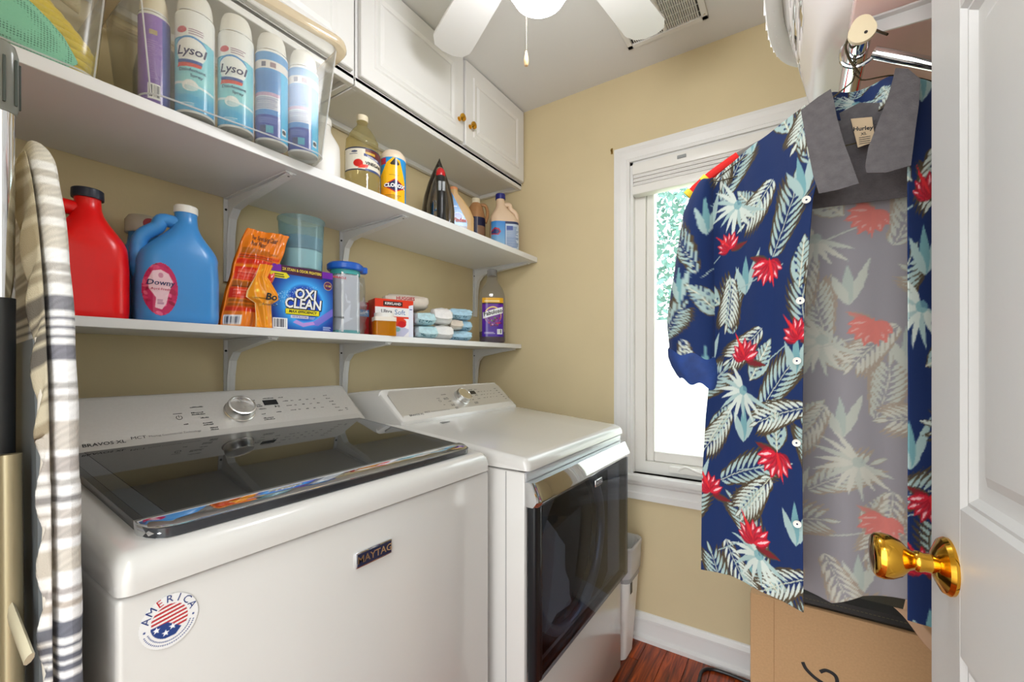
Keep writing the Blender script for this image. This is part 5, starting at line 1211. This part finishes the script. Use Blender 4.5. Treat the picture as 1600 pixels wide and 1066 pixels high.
def tropics(x0, x1, y0, y1, px=.0013, FL=(), FN=(), seed=1):
    random.seed(seed); cv = Cv(x1-x0, y1-y0, px, NAV, x0, y0)
    yv = y0
    k = 0
    while yv < y1:
        for xv in np.arange(x0, x1, .088):
            xx_, yy_ = xv+random.uniform(-.02, .02)+(.05 if k % 2 else 0), yv+random.uniform(-.02, .02); c_ = (k*3+int((xv-x0)/.088)*2) % 4
            if c_ == 0: frond(cv, xx_, yy_, R(random.uniform(30, 120)), random.uniform(.09, .12), 1, random.uniform(-.7, .7))
            elif c_ == 1: big_leaf(cv, xx_, yy_, R(random.uniform(20, 150)), random.uniform(.08, .10), .045)
            elif c_ == 2: frond(cv, xx_, yy_, R(random.uniform(190, 300)), random.uniform(.08, .11), .9, random.uniform(-.6, .6), PALE)
            else:
                for q in range(3): cv.leaflet((xx_, yy_), R(70+q*22), .085-.012*q, .015, TEALC if q % 2 else SAGE, None)
        yv += .066; k += 1
    for x, y in FN: fan_leaf(cv, x, y, 1.0)
    for x, y, s_, r_ in FL: flower(cv, x, y, s_, r_)
    return cv
def polyres(pts, n):
    p = np.array(pts, float); l = np.r_[0, np.cumsum(np.linalg.norm(np.diff(p, axis=0), axis=1))]; t_ = np.linspace(0, l[-1], n)
    return np.stack([np.interp(t_, l, p[:, k]) for k in range(3)], -1)
def coons(bottom, top, left, right, nu, nv):
    b, t_, l, r_ = polyres(bottom, nu), polyres(top, nu), polyres(left, nv), polyres(right, nv)
    u = np.linspace(0, 1, nu)[None, :, None]; v = np.linspace(0, 1, nv)[:, None, None]
    return (1-v)*b[None]+v*t_[None]+(1-u)*l[:, None]+u*r_[:, None]-((1-u)*(1-v)*b[0]+u*(1-v)*b[-1]+(1-u)*v*t_[0]+u*v*t_[-1])
def sample(cv, X, Y):
    i = np.clip(((X-cv.x0)/cv.px).round().astype(int), 0, cv.nu-1); j = np.clip(((Y-cv.y0)/cv.px).round().astype(int), 0, cv.nv-1); return cv.a[j, i]
CLO = printed('shirt rayon', .75, .2, .25, 1400, sheen=.1)
shirt = thing('printed_shirt', 'navy short sleeved shirt with palm leaves and red flowers on a hanger', 'shirt', (.075, .88, 0))
OX, OY = .075, .88
def placed(P): return P - np.array((OX, OY, 0))
# left front (as seen): u runs side seam -> placket
bottom = [(-.161, .95, .755), (-.104, .917, .772), (-.039, .873, .776), (.011, .832, .779)]
top = [(-.139, .937, 1.543), (-.081, .902, 1.567), (-.015, .854, 1.584), (.014, .83, 1.590)]
left = [(-.161, .95, .755), (-.159, .949, .939), (-.151, .944, 1.071), (-.139, .937, 1.188), (-.136, .936, 1.391), (-.139, .937, 1.543)]
right = [(.011, .832, .779), (.009, .834, 1.042), (.012, .831, 1.268), (.023, .821, 1.436), (.027, .817, 1.454), (.019, .826, 1.524), (.014, .83, 1.590)]
cvF = tropics(-.34, .04, .70, 1.66, .0012, [(-.077, 1.362, 1., 2.9), (-.122, 1.190, .95, 0), (-.185, .925, .95, 0.1), (-.047, 1.030, 1.05, 2.9), (-.090, .860, 1., 0), (-.010, 1.222, .9, .2), (-.165, 1.40, .8, .4)], [(-.145, 1.475), (-.120, 1.128), (-.080, .838)], 3)
def front_panel(b_, t_, l_, r_, sgn, nu, nv, name, cvs, xoff=0.):
    P = coons(b_, t_, l_, r_, nu, nv); U, V = np.meshgrid(np.linspace(0, 1, nu), np.linspace(0, 1, nv))
    fold = .0035*np.sin(U*7.5+V*2)*(1-V)+.002*np.sin(U*17+V*3)
    P[..., 1] += fold*np.sin(PI*np.clip(U, .02, .98)); pl_ = .205*(U-1) if sgn < 0 else .205*U
    C = sample(cvs, pl_+xoff, P[..., 2])
    return cgrid(name, placed(P), C, CLO, shirt, solid=.0012)
front_panel(bottom, top, left, right, -1, 180, 620, 'front_panel', cvF)
# printed button band beside the placket
# right front: nearly all behind the open door
bR = [(.137, .838, .805), (.19, .86, .79), (.25, .90, .785), (.315, .945, .77)]; tR = [(.140, .832, 1.590), (.18, .86, 1.58), (.24, .90, 1.56), (.290, .93, 1.543)]
lR = [(.137, .838, .805), (.137, .834, 1.15), (.135, .826, 1.452), (.140, .832, 1.590)]; rR = [(.315, .945, .77), (.30, .94, 1.1), (.290, .935, 1.40), (.290, .93, 1.543)]
cvR = tropics(-.03, .24, .70, 1.66, .0016, [(.035, 1.42, .9, 0), (.03, .99, .9, 2.8), (.02, .88, .9, 0), (.12, 1.2, 1, 0)], [(.02, 1.26), (.12, 1.0)], 5)
front_panel(bR, tR, lR, rR, 1, 120, 420, 'front_panel', cvR)
# back panel, inside showing: muted wrong side of the print
nu, nv = 190, 540
P = coons([(-.12, .985, .80), (-.04, .985, .765), (.012, .955, .760), (.054, .945, .756), (.097, .940, .782), (.152, .945, .790), (.27, .985, .80)], [(-.12, .975, 1.53), (.012, .93, 1.52), (.075, .925, 1.525), (.152, .93, 1.52), (.27, .975, 1.53)], [(-.12, .985, .80), (-.12, .975, 1.53)], [(.27, .985, .80), (.27, .975, 1.53)], nu, nv)
U, V = np.meshgrid(np.linspace(0, 1, nu), np.linspace(0, 1, nv)); P[..., 1] += .007*np.sin(U*22)*(1-.6*V)
cvB = tropics(-.14, .30, .70, 1.60, .0016, [(.11, 1.255, 1.0, 2.8), (.125, .925, 1.0, 2.8), (.11, 1.44, 1., 2.6)], [(.09, 1.01), (.04, 1.22), (.03, 1.40)], 8)
G = cvB.a; isnav = np.clip(1-np.abs(G-np.array(NAV)/255).sum(-1)/.5, 0, 1)[..., None]; redm = np.clip((G[..., 0]-G[..., 1])*2.2, 0, 1)[..., None]
G = (1-isnav)*(np.array((184, 178, 164))/255*.72+G*.28)+isnav*np.array((142, 138, 142))/255
G = G*(1-redm*.75)+redm*.75*np.array((206, 112, 102))/255; cvB.a = G
cgrid('back_panel', placed(P), sample(cvB, P[..., 0], P[..., 2]), printed('shirt inside', .85, .15, .3, 1400), shirt, solid=.0012)
# sleeves: tapering tubes with a rolled cuff
def sleeve(sg, cvs):
    def mir(x): return x if sg < 0 else .150-x
    st_ = [(1.545, (-.139, .930), (-.160, .957)), (1.49, (-.139, .930), (-.189, .968)), (1.42, (-.138, .930), (-.203, .975)), (1.355, (-.138, .930), (-.212, .978)), (1.27, (-.138, .930), (-.226, .985)), (1.20, (-.139, .930), (-.214, .980))]
    nr2 = 64; rings = []; zz = np.linspace(0, 1, 150); zs_ = np.array([s[0] for s in st_])[::-1]
    Z = np.interp(zz, np.linspace(0, 1, len(st_)), [s[0] for s in st_])
    I = np.stack([np.interp(zz, np.linspace(0, 1, len(st_)), [s[1][k] for s in st_]) for k in (0, 1)], -1); O = np.stack([np.interp(zz, np.linspace(0, 1, len(st_)), [s[2][k] for s in st_]) for k in (0, 1)], -1)
    P = np.zeros((150, nr2, 3)); C = np.zeros((150, nr2, 3))
    for i in range(150):
        c_ = (I[i]+O[i])/2; d_ = (O[i]-I[i])/2; n_ = np.array((-d_[1], d_[0])); n_ = n_/(np.linalg.norm(n_)+1e-9)*min(.040, .012+.035*zz[i]**.5)
        for j in range(nr2):
            a = 2*PI*j/(nr2-1); w = 1+.05*math.sin(3*a+zz[i]*5); p = c_+d_*math.cos(a)*w+n_*math.sin(a)*w
            slope = -.05*math.cos(a)*zz[i]**2*-1*0
            P[i, j] = (mir(p[0]), p[1], Z[i]-.028*(1-math.cos(a))*.5*(zz[i])*.8+.0015*math.sin(zz[i]*24+4*a))
            C[i, j] = sample(cvs, np.array(-.205+(P[i, j, 0]+.138)*1.15 if sg < 0 else .03+.1*abs(math.sin(a/2))), np.array(Z[i]))
    o = cgrid('sleeve', placed(P), C, CLO, shirt, solid=.001)
    # rolled cuff
    m = MB(); last = P[149]; R1 = []
    for dz, k in ((.012, 1.07), (-.004, 1.13), (-.022, 1.08), (-.040, .95), (-.048, .85), (-.040, .80), (-.02, .82)):
        cen = last.mean(0); R1.append([Vector(placed(cen+(p-cen)*np.array((k, k, 1))+np.array((.012*(-dz*20)*(-sg), 0, dz+.004*math.sin(j*.6))))) for j, p in enumerate(last[:-1])])
    m.loft(R1, False, False); m.build('cuff', mat('navy cuff cloth', (28, 58, 120), .75, noise=.25, nscale=40), o, ang=70)
sleeve(-1, cvF); sleeve(1, cvR)
# collar: grey chambray lapels, printed stand, grey yoke, woven neck label
CHAM = mat('grey chambray', (92, 88, 90), .85, noise=.16, nscale=90, bump=.5, bscale=500)
def flatpiece(name, poly, yfn, th_, m_, parent=shirt, nsub=0):
    mb = MB(); mb.prism(poly, lambda a, b_, h: Vector((a-OX, yfn(a, b_)+h-OY, b_)), 0, th_); return mb.build(name, m_, parent, ang=30)
flatpiece('lapel', [(.046, 1.600), (.030, 1.594), (.008, 1.583), (.013, 1.545), (.018, 1.510), (.024, 1.470), (.031, 1.440), (.055, 1.440), (.079, 1.444), (.071, 1.475), (.061, 1.514), (.053, 1.555), (.050, 1.580)], lambda a, b_: .822-.25*max(.04-a, 0)*-1-.06*(1.60-b_), .0022, CHAM)
flatpiece('lapel', [(.121, 1.603), (.134, 1.597), (.147, 1.577), (.145, 1.540), (.141, 1.505), (.136, 1.456), (.110, 1.452), (.088, 1.457), (.086, 1.468), (.090, 1.495), (.103, 1.535), (.113, 1.566), (.118, 1.588)], lambda a, b_: .820-.06*(1.60-b_), .0022, CHAM)
cvC = tropics(.0, .2, 1.5, 1.7, .0012, [], [(.09, 1.62)], 11)
Uc, Vc = np.meshgrid(np.linspace(0, 1, 90), np.linspace(0, 1, 36)); an = (Uc-.5)*1.9
Pc = np.stack([.085+.044*np.sin(an)/np.sin(.95), .832+.055*(np.cos(an)-np.cos(.95))/(1-np.cos(.95)), 1.566+.046*Vc*(1-.5*np.abs(2*Uc-1)**5)+.006*np.cos(an)], -1)
cgrid('collar_stand', placed(Pc), sample(cvC, .01+.17*Uc, 1.53+.16*Vc), CLO, shirt, solid=.001)
flatpiece('yoke_lining', [(.035, 1.575), (.085, 1.590), (.135, 1.575), (.150, 1.50), (.152, 1.440), (.02, 1.445), (.022, 1.50)], lambda a, b_: .905-.25*(b_-1.45), .0015, CHAM)
nlb = flatpiece('neck_label', [(.074, 1.566), (.100, 1.561), (.104, 1.522), (.083, 1.518)], lambda a, b_: .866-.0*(b_-1.45), .001, mat('tan woven label', (196, 172, 140), .8))
text('Hurley', .0088, lambda x, y: Vector((.089+x-OX, .8654-OY, 1.546+y-.18*x)), INK, nlb, .03); text('XL', .006, lambda x, y: Vector((.090+x-OX, .8654-OY, 1.5375+y)), INK, nlb, .02)
lm = MB()
for k in range(4): lm.add([Vector((x-OX, .8654-OY, 1.533-k*.0032+z)) for x, z in ((.084, 0), (.098, -.001), (.098, -.002), (.084, -.001))], [(0, 1, 2, 3)])
lm.build('care_print', INK, nlb, smooth=False, fix=False)['kind'] = 'stuff'
for x, y, z in ((.019, .8165, 1.434), (.011, .8275, 1.278), (.0065, .8300, 1.182), (.006, .8310, 1.05), (.007, .8300, .92)):
    M = Matrix.Translation((x-OX-.004, y-OY, z)) @ Matrix.Rotation(R(90), 4, 'X') ; bo = MB().lathe([(.0056, 0), (.0060, .001), (.0058, .0022), (.0042, .0020), (.0035, .0014), (.001, .0014)], 18, M=M).build('button', mat('white button', (226, 224, 216), .35), shirt)
    MB().lathe([(.0016, .0014), (.0012, .0022)], 6, M=M).build('button_thread', mat('navy thread', (30, 36, 70), .8), bo)

# wire hanger
hg_ = thing('wire_hanger', 'bent dark wire hanger hooked over the rod inside the shirt', 'hanger', (.081, .822, 1.60))
WIRE = mat('bronze wire', (70, 62, 44), .35, metal=.8)
MB().tube(smoothpath([(-.0005, 0, .010), (-.006, 0, .022), (-.014, 0, .042), (-.0165, 0, .060), (-.010, 0, .0735), (.002, 0, .0765), (.014, -.002, .070), (.024, -.006, .058), (.030, -.01, .050)]), .0017, 6).build('hook', WIRE, hg_)
tw = MB()
for ph in (0, PI): tw.tube([(-.006+.0016*math.cos(ph+k*.9), .0016*math.sin(ph+k*.9), .012+k*.0012) for k in range(24)], .0010, 5)
tw.tube(smoothpath([(-.006, 0, .012), (-.008, 0, .004), (-.014, 0, -.002), (-.045, .010, -.016), (-.12, .055, -.030), (-.205, .10, -.060), (-.21, .10, -.066), (-.18, .09, -.070), (0, .05, -.072), (.15, .09, -.070), (.195, .10, -.064), (.12, .05, -.030), (.05, .008, -.006), (.006, 0, -.001), (.0, 0, .004), (-.006, 0, .012)], 6), .0011, 6)
tw.build('wire_frame', WIRE, hg_)['kind'] = 'stuff'
# red flocked hanger behind
rh = thing('red_hanger', 'red and yellow padded hanger showing above the shirt shoulder', 'hanger', (.081, 1.01, 1.60))
REDF = mat('red flocking', (226, 28, 22), .8); YF = mat('yellow band', (238, 206, 30), .6)
k_ = 1.0
def arm(pts, r_, m_, nm): MB().tube(smoothpath(pts, 6), r_, 8, flat=.7).build(nm, m_, rh)
arm([(-.280, .0, -.052), (-.245, .0, -.026), (-.215, 0, -.008), (-.18, 0, .010)], .010, REDF, 'arm_pad')
arm([(-.18, 0, .010), (-.15, 0, .020), (-.125, 0, .028)], .009, mat('grey flocking', (116, 112, 108), .8), 'arm_grey')
arm([(-.125, 0, .028), (-.08, 0, .040), (-.03, 0, .05), (0, 0, .052)], .009, REDF, 'arm_pad')
arm([(.0, 0, .052), (.06, 0, .04), (.16, 0, .010), (.25, 0, -.04)], .009, REDF, 'arm_pad')
for x, z in ((-.275, -.049), (-.243, -.026)):
    MB().lathe([(.0125, -.006), (.0125, .006)], 12, M=Matrix.Translation((x, 0, z)) @ Matrix.Rotation(R(50), 4, 'Y'), sy=.8).build('yellow_band', YF, rh)
MB().tube(smoothpath([(0, 0, .052), (.001, 0, .058), (-.016, 0, .064), (-.017, 0, .072), (0, 0, .075), (.016, 0, .07), (.018, 0, .055)], 6), .0014, 6).build('hook', CHROME, rh)

# ------------------------------------------------------------------ carton, bag and cloth below the shirt
bx = thing('cardboard_box', 'large brown cardboard box under the hanging shirt', 'box', (.150, 1.21, 0))
KRAFT = mat('kraft cardboard', (184, 146, 104), .8, noise=.06, nscale=220, bump=.1, bscale=60)
MB().box(-.242, 0, .001, .30, .36, .612, .003, 2).build('carton', KRAFT, bx)
MB().box(-.1925, -.0006, .003, -.1915, .0, .610).build('fold_crease', mat('crease brown', (160, 120, 80), .8), bx, smooth=False)
m = MB(); m.tube(smoothpath([(-.135, -.0012, .482), (-.128, -.0012, .468), (-.110, -.0012, .454), (-.088, -.0012, .447), (-.072, -.0012, .456), (-.074, -.0012, .474), (-.090, -.0012, .480), (-.102, -.0012, .472)], 7), .0042, 6, flat=.15); m.build('marker_scrawl', INK, bx, ang=80)
wbp = thing('foam_board', 'thin white board standing between the carton and wall', 'board', (-.100, 1.60, 0)); MB().box(-.004, -.20, .001, .004, .20, .60, .001, 1).build('board', mat('white foam board', (238, 240, 246), .6), wbp)
bgb = thing('black_bag', 'flat black stitched leather bag lying on the cardboard box', 'bag', (.14, 1.215, .6135))
LEA = mat('black leather', (30, 30, 28), .45, bump=.3, bscale=400)
m = MB(); m.loft([[Vector((x, y, z)) for x, y, z in ((-.19+k, 0+k, zz), (.10-k, 0+k, zz), (.22-k, .12, zz), (.22-k, .26-k, zz), (-.19+k, .26-k, zz))] for k, zz in ((.004, 0), (0, .006), (0, .026), (.012, .040))]); m.build('bag_body', LEA, bgb, ang=30)
for k in range(36): 
    o = MB().box(0, 0, 0, .0045, .0012, .0009).build('stitch', mat('olive thread', (88, 84, 54), .7), bgb, smooth=False) if k == 0 else o0.copy()
    if k == 0: o0 = o
    else: COL.objects.link(o)
    o.location = (-.17+k*.0072, -.0006, .016)
tanc = thing('beige_garment', 'beige cloth draped over the corner of the black bag', 'garment', (.27, 1.18, .615))
Ut, Vt = np.meshgrid(np.linspace(0, 1, 26), np.linspace(0, 1, 26))
Pt = np.stack([-.10+.16*Ut+.05*Vt*0-.04*(1-Vt)*0+.03*Vt, -.006-.012*np.sin(Ut*5)*(1-Vt)+.12*np.clip(Vt-.5, 0, 1), -.07*(Ut)+.06-.11*(1-Vt)*Ut+.02*np.clip(Vt-.5, 0, 1)+.004*np.sin(Ut*16)], -1)
cgrid('cloth', Pt, np.zeros(Pt.shape)+np.array((206, 168, 138))/255, printed('beige cotton', .85, .2), tanc, solid=.0015)
# power cable on the floor
tag(MB().tube(smoothpath([(-.36, 1.52, .006), (-.30, 1.66, .006), (-.295, 1.76, .006), (-.265, 1.795, .006), (-.21, 1.800, .007), (-.13, 1.795, .008), (-.10, 1.812, .02), (-.075, 1.80, .04)], 8), .006, 8).build('power_cable', BLACK), 'black power cable curling along the floor by the baseboard', 'cable')
# waste bin between dryer and wall
wbn = thing('waste_bin', 'slim white waste bin with liner between dryer and back wall', 'waste bin', (-.645, 1.715, 0))
m = MB(); m.loft([rrect(.085+.030*q, .062+.022*q, .03, .002+.44*q, n=6) for q in (0, .02, .5, 1)], True, False); o = m.build('bin_body', WPLA, wbn, ang=50); sm = o.modifiers.new('thickness', 'SOLIDIFY'); sm.thickness = .0025
m = MB(); rings = []
for q, z in ((0, .330), (.004, .345), (.006, .40), (.007, .442), (.009, .450), (.006, .456), (-.004, .452), (-.010, .40), (-.02, .20)):
    r0 = rrect(.1085+q+.018*(z-.35)*.6, .078+q+.012*(z-.35), .03, z, n=6); rings.append([p+Vector((.0018*math.sin(j*2.1+z*60), .0018*math.cos(j*1.7+z*50), .004*math.sin(j*1.9) if z < .335 else 0)) for j, p in enumerate(r0)])
m.loft(rings, False, False); m.build('liner_bag', clear('white bin liner', (236, 236, 238), .75, .2, 1.45, (240, 240, 242)), wbn, ang=60)
m = MB(); m.loft([rrect(.1095, .0795, .03, z, n=6) for z in (.316, .334)], False, False); m.build('grey_band', mat('grey band', (168, 168, 168), .6), wbn)
MB().box(.1065, -.050, .27, .1078, -.030, .312).build('maker_label', BLACK, wbn, smooth=False)
